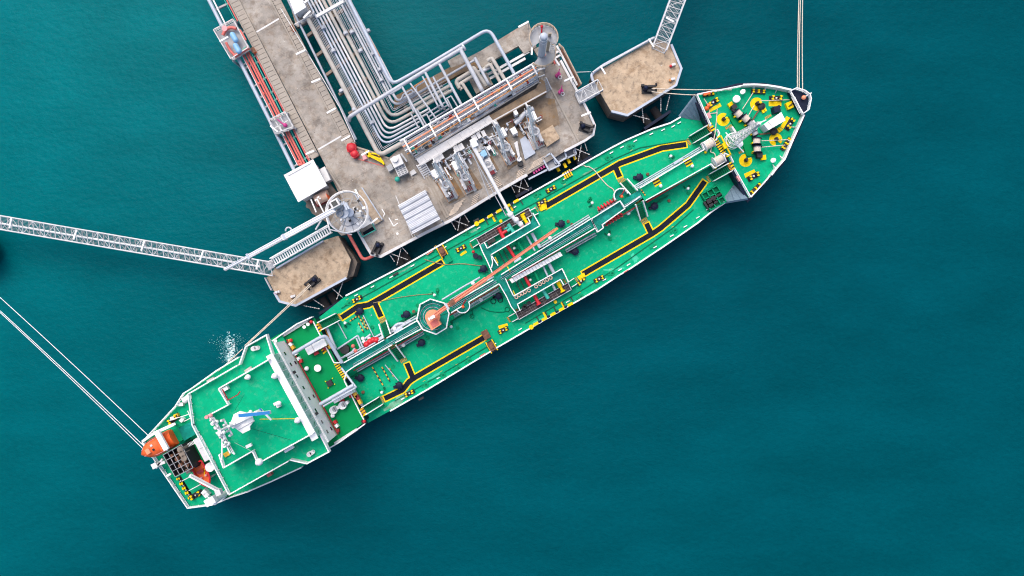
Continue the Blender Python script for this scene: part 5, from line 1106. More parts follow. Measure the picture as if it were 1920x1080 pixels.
# ------------------------------------------------------------------ deck fittings from shared meshes
g = MB(); g.box((0, 0, 0), (2.0, .8, .12), 0, 1)
for x in (-.6, .6):
    g.cyl((x, 0, .12), .3, .5, 12, 1)
    for a in (.6, 3.74): g.prism([Vector((x, 0, 0)), Vector((x + .34 * math.cos(a), .34 * math.sin(a), 0)), Vector((x + .36 * math.cos(a + .75), .36 * math.sin(a + .75), 0)), Vector((x + .34 * math.cos(a + 1.5), .34 * math.sin(a + 1.5), 0))], .6, .74, 0)
g.cyl((0, 0, .12), .14, .3, 8, 2); BOL = g.mesh('bollard_pair', ['yellow', 'black', 'steel_light'])
def bollard(c, z, rz=None, plate=None, s=1.0):
    inst(BOL, 'bollard_pair', ship, P(*c, z), RS if rz is None else rz, s)
    if plate: part(MB().prism(PL(plate, z + .03), z, z + .03), 'save_all_plate', 'yellow')
for c in ((670, 561), (1033, 355), (768, 737), (1123, 523)): bollard(c, ZM)
bollard((864.5, 466), ZM, None, [(862, 477), (873, 469), (876, 473), (864, 480.5)]); bollard((1016, 380), ZM); bollard((943.5, 619), ZM, None, [(934, 611), (951, 606), (953, 611), (936, 617)]); bollard((1089, 527), ZM, R(50))
for a in ((830, 472), (922, 649)):
    p = P(*a, ZM); g = MB(); g.box(p, (1.6, 2.1, .15), RS, 1); g.box(p, (1.1, 1.6, .7), RS, 2); g.box(p + AX * .6, (.2, 2.2, .4), RS, 0); g.box(p - AX * .6, (.2, 2.2, .4), RS, 0); g.cyl(p + Vector((0, 0, .7)), .4, .3, 10, 2); part(g, 'chain_stopper', ['yellow', 'black', 'rust'])
part(MB().box(P(841, 485, ZM), (.9, 1.4, .5), RS), 'stopper_base', 'paint_green'); part(MB().box(P(911, 627, ZM), (1.2, 1.6, .6), RS), 'stopper_base', 'rust')
p = P(1064, 327, ZM); g = MB()
for i in range(4): g.beam(p + AX * (i - 1.5) * .42 - AT * .6 + Vector((0, 0, .2)), p + AX * (i - 1.5) * .42 + AT * .6 + Vector((0, 0, .2)), .26, .35)
part(g, 'gangway_step', 'yellow'); 
for i in range(3): part(MB().beam(p + AX * (i - 1) * .42 - AT * .6 + Vector((0, 0, .3)), p + AX * (i - 1) * .42 + AT * .6 + Vector((0, 0, .3)), .12, .4), 'gangway_gap', 'black')
g = MB(); g.cyl((0, 0, 0), .62, .7, 14); g.dome((0, 0, .7), .62, 14, zs=.25)
for i in range(8): g.box((math.cos(i * .785) * .62, math.sin(i * .785) * .62, .5), (.2, .2, .25), i * .785)
g.box((-.75, -.2, 0), (.6, .5, .5)); HAT = g.mesh('tank_hatch', 'hull_navy')
for c in ((676, 583), (763, 589), (791, 642), (677, 708), (749, 722), (907, 504), (935, 555), (1078, 472), (1052, 420), (1198, 333), (1226, 387)): inst(HAT, 'tank_hatch', ship, P(*c, ZM), random.uniform(-.3, .4))
g = MB(); g.cyl((0, 0, 0), .13, 1.1, 8, 0); g.ball((0, 0, 1.2), .28, m=0); g.box((-.45, -.2, 0), (.18, .18, .5), 0, 1); g.cyl((-.5, -.5, 0), .22, .25, 8, 1); g.box((.35, -.35, 0), (.16, .5, .3), .4, 1); PV = g.mesh('pressure_vent', ['white', 'seam_green'])
for c in ((650, 605), (1109, 382), (1255, 295), (1287, 355), (1140, 441), (816, 553), (847, 612), (718, 734), (964, 466), (994, 525)): inst(PV, 'pressure_vent', ship, P(*c, ZM), random.uniform(0, 6))
g = MB(); g.cyl((0, 0, 0), .36, .7, 14); g.dome((0, 0, .7), .36, 14, zs=.4); TV = g.mesh('vent_dome', 'steel_light')
for c in ((1177, 400), (740.5, 616), (757, 646.5), (887, 531), (902, 562), (1031, 447)): inst(TV, 'vent_dome', ship, P(*c, ZM + .9), 0); 
for a, b in (((1180, 399), (1193, 388)), ((760, 644), (764, 636)), ((905, 560), (910, 552))): dline([a, b], .07, 'pale_blue', 7.2)
g = MB(); g.cyl((0, 0, 0), .33, .16, 14); g.torus((0, 0, .16), .2, .05, 10, 5); BC = g.mesh('butterworth_cover', 'paint_green')
for c in ((1106, 374), (820, 543), (858, 615), (1144, 448), (783, 572), (698, 613), (737, 687), (1107, 372), (1088, 454), (1239, 376), (1291, 362), (802, 633)): inst(BC, 'butterworth_cover', ship, P(*c, ZM), 0)
g = MB(); g.cyl((0, 0, 0), .28, .3, 12); RC = g.mesh('rusty_cap', 'rust')
for c in ((776, 584), (1214, 327), (1254, 376.5), (1065, 415), (1072, 421), (681, 735)): inst(RC, 'rusty_cap', ship, P(*c, ZM), 0)
g = MB(); g.prism([Vector((math.cos(a) * .5, math.sin(a) * .5, 0)) for a in [math.pi * i / 4 + .39 for i in range(8)]], 0, .12, 0); g.box((0, 0, .12), (.35, .25, .05), 0, 1); g.box((.75, -.1, 0), (.3, .3, .25), 0, 0); g.box((0, -.75, 0), (.5, .07, .02), 0, 2); MH = g.mesh('manhole', ['paint_green', 'seam_green', 'yellow_worn'])
for c in ((1139, 296), (1055, 339), (877, 437), (1148, 512), (1227, 462), (1265, 432), (831, 703), (799, 721), (700, 537), (820, 468), (735, 518), (655, 568), (860, 690), (1005, 366), (1090, 556), (880, 676), (1180, 275), (720, 760)): inst(MH, 'manhole', ship, P(*c, ZM), RS + (math.pi if c[1] > 430 else 0))
g = MB(); g.cyl((0, 0, 0), .22, 1.1, 10); g.dome((0, 0, 1.1), .22, 10); g.box((0, .35, .2), (.3, .4, .6)); RB = g.mesh('fire_bottle', 'red')
for i in range(6): inst(RB, 'fire_bottle', ship, P(1123 + i * 5.6, 393.5 - i * 3.3, 7.2), RS); inst(RB, 'fire_bottle', ship, P(1135 + i * 5.6, 419 - i * 3.3, 7.2), RS + math.pi)
for a, b in (((1121, 396), (1153, 377)), ((1134, 421), (1166, 402))): part(MB().beam(P(*a, 7.1), P(*b, 7.1), .7, .2), 'bottle_rack', 'steel_grey')
# green winch foundation near the bow
p = P(1336, 372, ZM)
wf = part(MB().box(p, (3.4, 3.6, .35), RS), 'spare_anchor_bed', 'seam_green'); g = MB()
for i in range(4): g.beam(p + AX * (i - 1.5) * 1.05 - AT * 1.7 + Vector((0, 0, .6)), p + AX * (i - 1.5) * 1.05 + AT * 1.7 + Vector((0, 0, .6)), .18, .6)
for i in range(4): g.beam(p + AT * (i - 1.5) * 1.1 - AX * 1.6 + Vector((0, 0, .6)), p + AT * (i - 1.5) * 1.1 + AX * 1.6 + Vector((0, 0, .6)), .18, .6)
g.build('bed_frame', 'paint_green', wf); MB().box(p - AX * .9 - AT * .4 + Vector((0, 0, .3)), (2.2, 1.4, .6), RS + .1).build('anchor_crown', 'black', wf); MB().beam(p - AX * 1.0 + Vector((0, 0, .8)), p + AX * 1.5 + Vector((0, 0, .8)), .35, .35).build('anchor_shank', 'black', wf)
# loose deck lines
def deckrope(pts, m, r=.06, z=ZM): part(MB().tube(arc([P(a, b, z + .08) for a, b in pts], 1.2, 4), r, 6), 'deck_line', m)
deckrope([(1083, 311), (1096, 310), (1098, 313), (1103, 312), (1114, 318), (1126, 334), (1140, 349), (1149, 354), (1152, 359)], 'rope', .1); deckrope([(795, 486), (810, 491), (835, 497), (865, 494), (905, 499)], 'rope_brown', .08); deckrope([(700, 568), (745, 558), (790, 552), (815, 551)], 'rope_brown', .06)
deckrope([(902, 577), (915, 583), (935, 586), (950, 584)], 'seam_green', .06); deckrope([(884, 594), (886, 588), (885, 580)], 'seam_green', .06); g = MB(); g.torus(P(885, 593, ZM + .1), .35, .06, 14, 5); part(g, 'rope_coil', 'seam_green'); g = MB(); g.torus(P(951, 580, ZM + .1), .42, .06, 14, 5); part(g, 'rope_coil', 'seam_green')
for c in ((925, 565), (938, 562)): g = MB(); g.torus(P(*c, ZM + .1), .45, .07, 14, 5); part(g, 'rope_coil', 'walkway_black')
g = MB(); p = P(892, 480, ZM); g.cyl(p, .5, .9, 12); g.cyl(p + AX * .5 - AT * .6, .4, .8, 12); part(g, 'drum_stack', 'hull_navy'); part(MB().ball(p + AT * .8 + Vector((0, 0, .8)), .3), 'drum_valve', 'red')
for c in ((742, 514), (893, 413), (1018, 350), (1115, 547), (790, 747)): part(MB().box(P(*c, ZM), (1.0, .35, .35), RS), 'fairlead', 'black')
for a, b in (((800, 478), (812, 470)), ((1066, 322), (1074, 317)), ((900, 668), (910, 662)), ((1170, 511), (1178, 506))): part(MB().beam(P(*a, ZM + .4), P(*b, ZM + .4), .16, .2), 'draft_board', 'pipe_red')
# bare worn plating and touched-up paint
def patch(c, rx, ry, rz, m, seed, z=ZM):
    rd = random.Random(seed); p = P(*c, z); ph = [rd.uniform(0, 6.28) for _ in range(4)]; n = 40; pts = []
    for i in range(n):
        a = 6.2832 * i / n; k = 1 + .22 * math.sin(2 * a + ph[0]) + .2 * math.sin(3 * a + ph[1]) + .14 * math.sin(7 * a + ph[2]) + .1 * math.sin(13 * a + ph[3]) + rd.uniform(-.08, .08); x, y = rx * k * math.cos(a), ry * k * math.sin(a)
        pts.append(p + Vector((x * math.cos(rz) - y * math.sin(rz), x * math.sin(rz) + y * math.cos(rz), 0)))
    part(MB().prism(pts, z + .001, z + .005), 'worn_plating', m)
patch((744, 753), 2.1, .7, RS + .1, 'worn_paint', 1); patch((1190, 484), .8, .5, RS + 1.2, 'pale_paint', 2); patch((680, 612), 1.0, .9, RS, 'pale_paint', 3); patch((1150, 505), 1.6, .25, RS - .4, 'pale_paint', 4); patch((815, 705), 1.5, .2, RS, 'pale_paint', 6); patch((1105, 322), 1.2, .2, RS, 'worn_paint', 7)
patch((760, 505), 1.6, .18, RS, 'worn_paint', 8); patch((1010, 600), 1.4, .2, RS, 'pale_paint', 9); patch((890, 432), 1.0, .2, RS, 'worn_paint', 10)
# conduits and pipes that make the catwalk read as a band
for s0, s1 in (((663, 686), (786, 614)), ((848, 578), (932, 529)), ((940, 524), (1108, 424)), ((1172, 388), (1203, 369))):
    for o_, r, m in ((0, .04, 'pale_blue'), (-3.0, .045, 'pale_blue'), (2.6, .04, 'teal_paint')): part(MB().tube([P(s0[0] + o_ * .5, s0[1] + o_ * .86, ZW + .1), P(s1[0] + o_ * .5, s1[1] + o_ * .86, ZW + .1)], r, 6), 'conduit', m)
for s0, s1 in (((652, 672), (720, 633)), ((730, 626), (782, 596)), ((846, 566), (926, 519)), ((1015, 463), (1106, 407)), ((668, 693), (735, 655)), ((745, 650), (793, 622)), ((850, 591), (935, 541)), ((1060, 469), (1116, 437)), ((1125, 398), (1160, 378))):
    port_ = (s0[1] - 684) < -(s0[0] - 660) * .583; part(MB().tube([P(*s0, 7.5), P(*s1, 7.5)], .17, 8), 'cargo_line', 'pale_blue' if port_ else 'pipe_grey'); part(MB().tube([P(s0[0] - 2.2 * (1 if port_ else -1), s0[1] - 3.6 * (1 if port_ else -1), 7.1), P(s1[0] - 2.2 * (1 if port_ else -1), s1[1] - 3.6 * (1 if port_ else -1), 7.1)], .12, 8), 'cargo_line', 'pipe_grey')
# ------------------------------------------------------------------ forecastle gear
for c, a0 in (((1419, 195), 20), ((1356, 224), 40), ((1398, 300.5), 60), ((1454.5, 261.5), -60)):
    cc = P(*c, ZF + .02); ps = [R(a0 + 20 + 310 * i / 22) for i in range(23)]; g = MB()
    g.prism([cc + Vector((math.cos(a) * 1.15, math.sin(a) * 1.15, 0)) for a in ps] + [cc + Vector((math.cos(a) * .3, math.sin(a) * .3, 0)) for a in ps[::-1]], ZF, ZF + .02)
    s = part(g, 'roller_circle', 'yellow'); g = MB(); g.cyl(cc, .34, .5, 14); g.cyl(cc + Vector((0, 0, .5)), .26, .5, 12); g.build('pedestal_roller', 'black', s)
    MB().ball(cc + Vector((.3, .05, .9)), .28, sx=(1.2, .8, .6)).build('roller_top', 'yellow', s)
dk = part(MB().prism(PL([(1366, 218), (1378, 214), (1406, 243), (1412, 262), (1414, 292), (1400, 292), (1390, 262)], ZF + .35), ZF, ZF + .35), 'windlass_foundation', 'deck_green_dark')
def drum(a, b, r, m, z=ZF + 1.0, fl='hull_navy'):
    p, q = P(*a, z), P(*b, z); dr_ = part(MB().tube([p, q], r, 16), 'winch_drum', m); d_ = (q - p).normalized(); g = MB()
    for e, s in ((p, -1), (q, 1)): g = MB(); g.tube([e, e + d_ * s * .1], r * 1.35, 16); g.box((e + d_ * s * .12) - Vector((0, 0, 1.0)), (.2, .9, 1.0), math.atan2(d_.y, d_.x)); g.build('drum_flange', fl, dr_)
drum((1380, 209), (1388, 217), .62, 'rope_drum'); drum((1394, 218), (1402, 226), .62, 'rope_drum'); drum((1419, 260), (1418.5, 270), .62, 'rope_drum'); drum((1420, 275), (1420, 285), .62, 'rope_drum')
drum((1404, 229), (1410, 235), .5, 'steel_grey'); drum((1414, 247), (1417, 253), .5, 'steel_grey')
g = MB(); g.tube([P(1372, 205, ZF + 1), P(1412, 239, ZF + 1)], .2, 8); g.tube([P(1414, 244, ZF + 1), P(1421, 294, ZF + 1)], .2, 8); part(g, 'winch_shaft', 'black')
for c, rz, m in (((1373, 203), .6, 'black'), ((1369, 197.5), .6, 'yellow'), ((1421, 293), 0, 'black'), ((1430, 296), .1, 'yellow'), ((1411, 247), 0, 'steel_light'), ((1408, 234), .6, 'steel_light')): part(MB().box(P(*c, ZF), (.85, .85, .5 if m == 'yellow' else 1.2), rz), 'winch_motor', m)
for c in ((1377, 219), (1387, 228), (1408, 252), (1410, 269), (1411, 286), (1397, 235)): part(MB().box(P(*c, ZF + .35), (.45, .3, .6), .6), 'brake_lever', 'yellow')
for a, b in (((1407, 231), (1425, 203)), ((1424, 252), (1450, 249))):
    p, q = P(*a, ZF + .7), P(*b, ZF + .25); n = 16; g = MB(); s = (q - p).normalized(); s = Vector((-s.y, s.x, 0))
    for i in range(n):
        u, w = p.lerp(q, i / n), p.lerp(q, (i + .85) / n); g.beam(u, w, .26 if i % 2 else .16, .16 if i % 2 else .26)
    part(g, 'anchor_chain', 'rust')
for c in ((1427, 200), (1450, 247)): g = MB(); g.cyl(P(*c, ZF), .6, .5, 14); g.dome(P(*c, ZF + .5), .6, 14, zs=.4); part(g, 'hawse_cover', 'black')
for c, rz in (((1431, 207), .5), ((1460, 244), 1.0)):
    for k in (-1, 1): part(MB().box(P(c[0] + k * 2, c[1] - k * 1.5, ZF), (.35, .8, .4), rz), 'chain_clamp', 'yellow')
# foremast: tapered lattice
mb0, mt = P(1371, 266, ZF + .3), P(1371, 266, ZF + .3) + Vector((.2, .1, 13.2)); g = MB(); n = 9
leg = [(-.75, -.75), (.75, -.75), (.75, .75), (-.75, .75)]
def fm(i, k): t = k / n; return mb0.lerp(mt, t) + Vector((leg[i][0], leg[i][1], 0)) * (1 - .72 * t)
for i in range(4):
    for k in range(n):
        g.beam(fm(i, k), fm(i, k + 1), .13, .13); g.beam(fm(i, k), fm((i + 1) % 4, k + 1), .08, .08); g.beam(fm((i + 1) % 4, k), fm(i, k + 1), .07, .07); g.beam(fm(i, k), fm((i + 1) % 4, k), .08, .08)
fmst = part(g, 'foremast', 'white'); g = MB(); g.cyl(mt - Vector((0, 0, 3.0)), .3, 3.2, 12, r2=.22); g.build('mast_head', 'white', fmst); MB().beam(mt + Vector((-.5, -.2, 0)), mt + Vector((1.0, .5, .1)), .2, .3).build('mast_light', 'steel_light', fmst)
g = MB(); g.torus(mb0 + Vector((0, 0, 1.2)), 1.3, .08, 16, 5); g.torus(mb0 + Vector((0, 0, .3)), 1.35, .06, 16, 5); g.build('mast_railing', 'white', fmst); MB().beam(mb0 + Vector((-1.6, 1.2, 2)), mb0 + Vector((1.5, -2.2, 2)), .16, .16).build('crosstree', 'white', fmst)
part(MB().prism(PL([(1371, 238), (1374, 236), (1383, 250), (1380, 252)], ZF + 1.4), ZF, ZF + 1.4), 'ladder_box', 'steel_light')
# deckhouse and lockers
dh = part(MB().prism(PL([(1432, 233), (1465, 210), (1473, 225.5), (1441, 244)], ZF + 2.3), ZF, ZF + 2.3), 'deckhouse', 'white'); MB().prism(PL([(1432, 233), (1465, 210), (1473, 225.5), (1441, 244)], ZF + 2.38), ZF + 2.3, ZF + 2.38).build('roof', 'roof_white', dh)
MB().beam(P(1440, 228, ZF + 2.4), P(1449, 239, ZF + 2.4), .06, .05).build('roof_seam', 'steel_grey', dh); MB().box(P(1437, 235, ZF), (.1, .8, 1.8), R(-62)).build('door', 'steel_grey', dh)
g = MB(); g.box(P(1452.5, 207.5, ZF), (1.3, 1.2, 1.2), .2, taper=.85); g.box(P(1459, 201, ZF), (.35, .5, .6), .8); part(g, 'hatch_trunk', 'hull_navy'); part(MB().box(P(1478, 199, ZF), (1.1, 1.2, .7), .4), 'yellow_locker', 'yellow'); part(MB().box(P(1482, 197, ZF + .7), (.18, .8, .2), -.9), 'locker_handle', 'black')
for c, rz, plate in (((1454, 185), 0, [(1441.5, 190), (1465, 190), (1465, 199), (1441.5, 199)]), ((1480, 233), R(60), [(1463, 238), (1475, 217.5), (1481, 221), (1469, 241.5)]), ((1412, 331), RS, [(1395, 326), (1414, 317.5), (1418, 324), (1398, 334)]), ((1336, 193), RS + .1, [(1329, 205), (1350, 193), (1353, 199), (1332, 210)])): bollard(c, ZF, rz, plate, 1.15)
for c, rz, L in (((1421, 172.5), -.05, 2.5), ((1473, 270), R(55), 2.6), ((1416, 354), R(45), 2.6), ((1328, 177), .15, 2.0)):
    p = P(*c, ZF); g = MB(); g.box(p, (L, .7, .35), rz, 1); x = Vector((math.cos(rz), math.sin(rz), 0)); y = Vector((-x.y, x.x, 0))
    for i in range(3):
        for k in (-1, 1): g.ball(p + x * (i - 1) * L * .36 + y * k * .18 + Vector((0, 0, .5)), .2, 8, 0, (1.2, .8, .8))
    part(g, 'roller_fairlead', ['yellow', 'black'])
g = MB()
for c, r in (((1380.5, 186), .62), ((1392, 172.5), .4), ((1449, 301), .4), ((1386, 270), .6)):
    m_ = MB(); m_.cyl(P(*c, ZF), r * .5, 1.0, 12); m_.cyl(P(*c, ZF + 1.0), r, .35, 18); m_.dome(P(*c, ZF + 1.35), r, 18, zs=.25); part(m_, 'mushroom_vent', 'white')
g = MB(); g.tube([P(1326, 199, ZF + .4), P(1331, 197, ZF + .5)], .4, 10); g.ball(P(1325, 203, ZF + .4), .42); part(g, 'orange_buoy', 'orange'); g = MB(); g.box(P(1324, 176, ZF + .6), (1.2, .5, .5), .3); part(g, 'life_ring_box', 'orange')
for i, pts in enumerate(([(1345, 204), (1344, 212), (1330, 213), (1330, 207)], [(1345, 206), (1341, 250), (1338, 262), (1332, 285)], [(1332, 285), (1340, 287), (1342, 295)])): part(MB().tube(arc([P(a, b, ZF + .1) for a, b in pts], .5), .09, 6), 'deck_line', 'rope')
for a, b in (((1402, 219), (1414, 198)), ((1392, 205), (1412, 174)), ((1428, 264), (1478, 262)), ((1428, 276), (1472, 272)), ((1426, 189), (1480, 187)), ((1320, 185), (1329, 199))): part(MB().tube([P(*a, ZF + .9), P(*b, ZF + .5)], .08, 6), 'mooring_line', 'rope')
for c in ((1366, 238), (1391, 284), (1440, 219)): footgrate(c, R(-60), 1.3, .45, ZF)
for c, rz in (((1334, 238), 0), ((1372, 311), 0)):
    g = MB(); p = P(*c, ZF + .02)
    for i in range(5): g.box(p + AT * (i - 2) * .28, (.7, .27, .02), RS, i % 2)
    part(g, 'hazard_patch', ['yellow', 'black'])
for c in ((1328, 218), (1384, 335)): part(MB().box(P(*c, ZF + .4), (.5, 1.0, .6), R(28)), 'pink_board', 'pink')
# ------------------------------------------------------------------ accommodation block
acc_top = [(508, 662), (449, 684), (358, 737), (366, 795), (434, 924), (544, 862), (612, 838)]
front_p, front_s = P(536, 638, ZP), P(632, 815, ZP)
at = PL(acc_top, ZB)
k15 = lambda p, z: Vector((p.x, p.y, z))
at[0] = k15(front_p, ZB); at[-1] = k15(front_s, ZB)
acc = part(MB().prism(at, ZP + .02, ZB - .02, 1, 0), 'accommodation', ['deck_green', 'white'])
wing = [front_p.lerp(front_s, -.055), P(499.5, 628, ZB), P(461, 650, ZB), P(449, 684, ZB), P(480, 690, ZB)]
def wingdeck(poly, nm, m):
    w = part(MB().prism(poly, ZB - .25, ZB, 1, 0), nm, [m, 'white']); return w
fpB, fsB = k15(front_p, ZB), k15(front_s, ZB)
wp = wingdeck([fpB, P(499.5, 629, ZB), P(461, 650.5, ZB), P(449.5, 683.5, ZB), P(505, 672, ZB)], 'bridge_wing', 'deck_green')
ws = wingdeck([fsB, P(616, 847, ZB), P(576, 868.5, ZB), P(544.5, 862, ZB), P(590, 808, ZB)], 'bridge_wing', 'deck_green')
for w, pts in ((wp, [(512, 669), (499.5, 628), (461, 650), (449, 684)]), (ws, [(596, 806), (617, 847), (576, 869), (544, 862)])):
    g = MB(); strip(g, PL(pts, ZB + .9), .2, ZB, ZB + 1.1); g.build('wing_bulwark', 'white', w)
for w, cs in ((wp, ((478, 653), (484, 652))), (ws, ((582, 850), (587, 847)))):
    for c, r in zip(cs, (.42, .36)): g = MB(); g.cyl(P(*c, ZB), r, .8, 12); g.torus(P(*c, ZB + .8), r * .8, .06, 12, 5); g.build('gyro_pedestal', 'steel_light', w)
# wheelhouse and compass deck
cdk = [(508, 672), (415, 727), (433, 757), (395, 777), (424, 874), (478, 843), (488, 866), (590, 810)]
cv = PL(cdk, ZC); 
fpC, fsC = fpB.lerp(fsB, .10), fpB.lerp(fsB, .90)
wh = part(MB().prism([k15(fpC, ZC), cv[0]] + cv[1:] + [k15(fsC, ZC)], ZB - .01, ZC, 1, 0), 'wheelhouse', ['deck_green', 'white'])
up = lambda p, z: Vector((p.x, p.y, z))
# front visor: the broad white roof edge
vis = [up(fpC, 0).lerp(up(fsC, 0), -.02) + AX * .04, up(fsC, 0).lerp(up(fpC, 0), -.02) + AX * .04]; vis += [vis[1] - AX * 1.15, vis[0] - AX * 1.15]
MB().prism(vis, ZC, ZC + .22).build('roof_visor', 'white', wh)
nw = 10; dF = (fsC - fpC); dn = dF.normalized()
for i in range(nw):
    a, b = fpC + dF * ((i + .04) / nw), fpC + dF * ((i + .96) / nw); n_ = AX * .03
    g = MB(); g.prism([a - n_, b - n_, b + n_ * 2, a + n_ * 2], ZB + .25, ZC - .12); g.build('window_pane', 'glass', wh)
    c = (a + b) / 2 + AX * .09; MB().beam(c + Vector((0, 0, ZB + 1.0 - c.z)), c + dn * .35 + Vector((0, 0, ZB + 1.7 - c.z)), .07, .07).build('wiper', 'seam_green', wh)
g = MB(); strip(g, [up(fpB, 0) + AX * .12, up(fsB, 0) + AX * .12], .3, ZB - .1, ZB); g.build('front_ledge', 'white', acc)
MB().rail([up(fpB, ZB) + AX * .2, up(fsB, ZB) + AX * .2], .35, .035, 1, 1.2).build('railing', 'rail_white', acc)
for t in (.12, .23, .35, .47, .58, .70, .82, .92):
    for z in (12.3, 9.8):
        if z < 10 and t not in (.23, .58, .92): continue
        c = up(front_p, 0).lerp(up(front_s, 0), t) + AX * .02; g = MB(); g.box((c.x, c.y, z), (.08, .6, .55), RS); g.build('cabin_window', 'dark_window', acc)
for t in (.31, .73): c = up(front_p, 0).lerp(up(front_s, 0), t) + AX * .25; g = MB(); g.box((c.x, c.y, 13.4), (.4, .5, .3), RS); g.build('flood_light', 'black', acc)
dF2 = up(front_s, 0) - up(front_p, 0)
part(MB().tube([up(front_p, 9.3) + AX * .35, up(front_s, 9.3) + AX * .35], .13, 6), 'fire_main', 'red_dark')
# compass deck rails
for pts in ([(508, 673), (415, 727), (433, 757), (395, 777)], [(416, 850), (424, 874), (478, 843), (488, 866), (590, 810)]): MB().rail(PL(pts, ZC), 1.05, .10, 3, 1.5).build('railing', 'rail_white', wh)
MB().rail(PL([(449, 684), (358, 737)], ZB), 1.05, .09, 3, 1.5).build('railing', 'rail_white', acc); MB().rail(PL([(544, 862), (434, 924)], ZB), 1.05, .09, 3, 1.5).build('railing', 'rail_white', acc); MB().rail(PL([(366, 795), (434, 924)], ZB), 1.05, .09, 3, 1.5).build('railing', 'rail_white', acc); MB().rail(PL([(358, 737), (366, 795)], ZB), 1.05, .09, 3, 1.5).build('railing', 'rail_white', acc)
for a, b in (((415, 727), (437, 714)), ((417, 730), (428, 751)), ((428, 750), (446, 740)), ((446, 740), (450, 734))): MB().beam(P(*a, ZC + .9), P(*b, ZC + .9), .16, .16).build('red_pipe', 'red_dark', wh)
MB().box(P(425, 728, ZC), (1.0, .6, .8), RS).build('locker', 'white', wh)
for c, r in (((465, 707), .45), ((515, 705), .5), ((523, 756), .4), ((486, 866), .62), ((558, 788), .5), ((470, 772), .3)):
    g = MB(); g.cyl(P(*c, ZC), r * .55, .9, 10); g.ball(P(*c, ZC + 1.1), r, 12); g.build('antenna_dome', 'white', wh)
for a, b in (((460, 697), (472, 689)), ((389, 716), (402, 709))): MB().beam(P(*a, ZB + .8), P(*b, ZB + .8), .5, .4).build('liferaft_box', 'pipe_beige', acc)
MB().beam(P(534, 847, ZB + .8), P(551, 837, ZB + .8), .45, .4).build('liferaft_box', 'white', acc); MB().beam(P(462, 838, ZC + .9), P(472, 833, ZC + .9), .5, .4).build('signal_lamp', 'white', wh)
for c in ((519, 756), (524, 760)): MB().box(P(*c, ZC), (.7, .5, .6), .4).build('vent_box', 'steel_light', wh)
# mast: tapered tower with yards and radar scanners
m0 = P(463, 783, ZC); g = MB(); g.box((m0.x, m0.y, ZC), (1.7, 1.4, 5.0), RS, 0, .8); g.tube([m0 + Vector((0, 0, 5)), m0 + Vector((0, 0, 10.5))], .3, 12, r2=.18)
mast = part(g, 'radar_mast', 'white')
MB().prism(PL([(438, 777), (449, 771), (470, 776), (476, 789), (468, 800), (469, 806), (455, 813), (441, 803), (430, 800)], 22.6), 22.3, 22.6).build('radar_platform', 'white', mast)
for a, b in (((440, 795), (470, 780)), ((447, 806), (478, 789))): MB().beam(P(*a, 22.66), P(*b, 22.66), .07, .05).build('cable_tray', 'steel_grey', mast)
g = MB(); sc0 = P(478, 776, 24.5); sd = Vector((math.cos(R(6)), math.sin(R(6)), 0)); g.beam(sc0 - sd * 2.4, sc0 + sd * 2.4, .5, .55); g.build('radar_scanner', 'white', mast); MB().beam(sc0 - sd * 2.4 + Vector((0, 0, .31)), sc0 + sd * 2.38 + Vector((0, 0, .31)), .5, .08).build('scanner_top', 'blue', mast)
MB().cyl(sc0 - Vector((0, 0, 1.6)), .4, 1.35, 12).build('scanner_gearbox', 'white', mast); MB().beam(m0 + Vector((0, 0, 5.2)), sc0 - Vector((0, 0, 1.5)), .4, .3).build('scanner_bracket', 'white', mast)
s2 = sc0 + Vector((.6, -.2, -2)); MB().beam(s2 - Vector((.5, -.6, 0)), s2 + Vector((1.2, -1.1, 0)), .25, .25).build('second_scanner', 'white', mast); MB().box(s2 + Vector((-.4, .5, .1)), (.5, .3, .2), 2.4).build('scanner_motor', 'blue', mast)
for z, L in ((7.4, 4.2), (9.2, 3.0), (6.4, 2.6)):
    p = m0 + Vector((0, 0, z)) - AX * (1.4 if z == 7.4 else .5); MB().beam(p - AT * L / 2, p + AT * L / 2, .2, .2).build('yard_arm', 'white', mast)
    for k in (-1, -.4, .4, 1): q = p + AT * L / 2 * k; gg = MB(); gg.cyl(q, .16, .9, 8); gg.ball(q + Vector((0, 0, .9)), .22); gg.build('navigation_light', 'steel_light', mast)
for z in (6.0, 8.0): p = m0 + Vector((0, 0, z)); MB().beam(p - AX * 1.8, p + AX * .6, .3, .2).build('signal_bracket', 'white', mast)
# aft access frame with ladders and lamps
for a, b in (((391, 780), (417, 812)), ((395, 777), (432, 850)), ((417, 812), (416, 862)), ((420, 815), (437, 850)), ((400, 782), (440, 852))): MB().beam(P(*a, ZC + 1.2), P(*b, ZC + 1.2), .2, .2).build('mast_stay_frame', 'white', wh)
for c in ((395, 779), (406, 791), (419, 811), (428, 832)): g = MB(); g.cyl(P(*c, ZC), .3, 1.6, 10); g.ball(P(*c, ZC + 1.8), .35); g.build('antenna_post', 'white' if c[0] > 400 else 'pink', wh)
for c in ((426, 851), (374, 783)): part(MB().box(P(*c, ZC if c[0] > 400 else 12), (.9, .7, .3), RS), 'ladder_foot', 'yellow_worn')
for a, b, m in (((487, 786), (556, 785), 'yellow'), ((460, 800), (545, 825), 'walkway_black'), ((440, 770), (458, 740), 'walkway_black'), ((470, 845), (440, 830), 'pipe_white')): MB().tube([P(*a, ZC + 1.5), P(*b, ZC + .6)], .06 if m == 'yellow' else .025, 5).build('mast_stay', m, wh)
for c, rz in (((497, 884), RS), ((502, 881), RS)): MB().box(P(*c, ZP + .02), (1.1, .7, 1.2), rz).build('deck_locker', 'white' if c[0] > 500 else 'blue', ship)
part(MB().box(P(508, 887, ZP), (.8, .7, 1.0), RS), 'deck_locker', 'pipe_red')
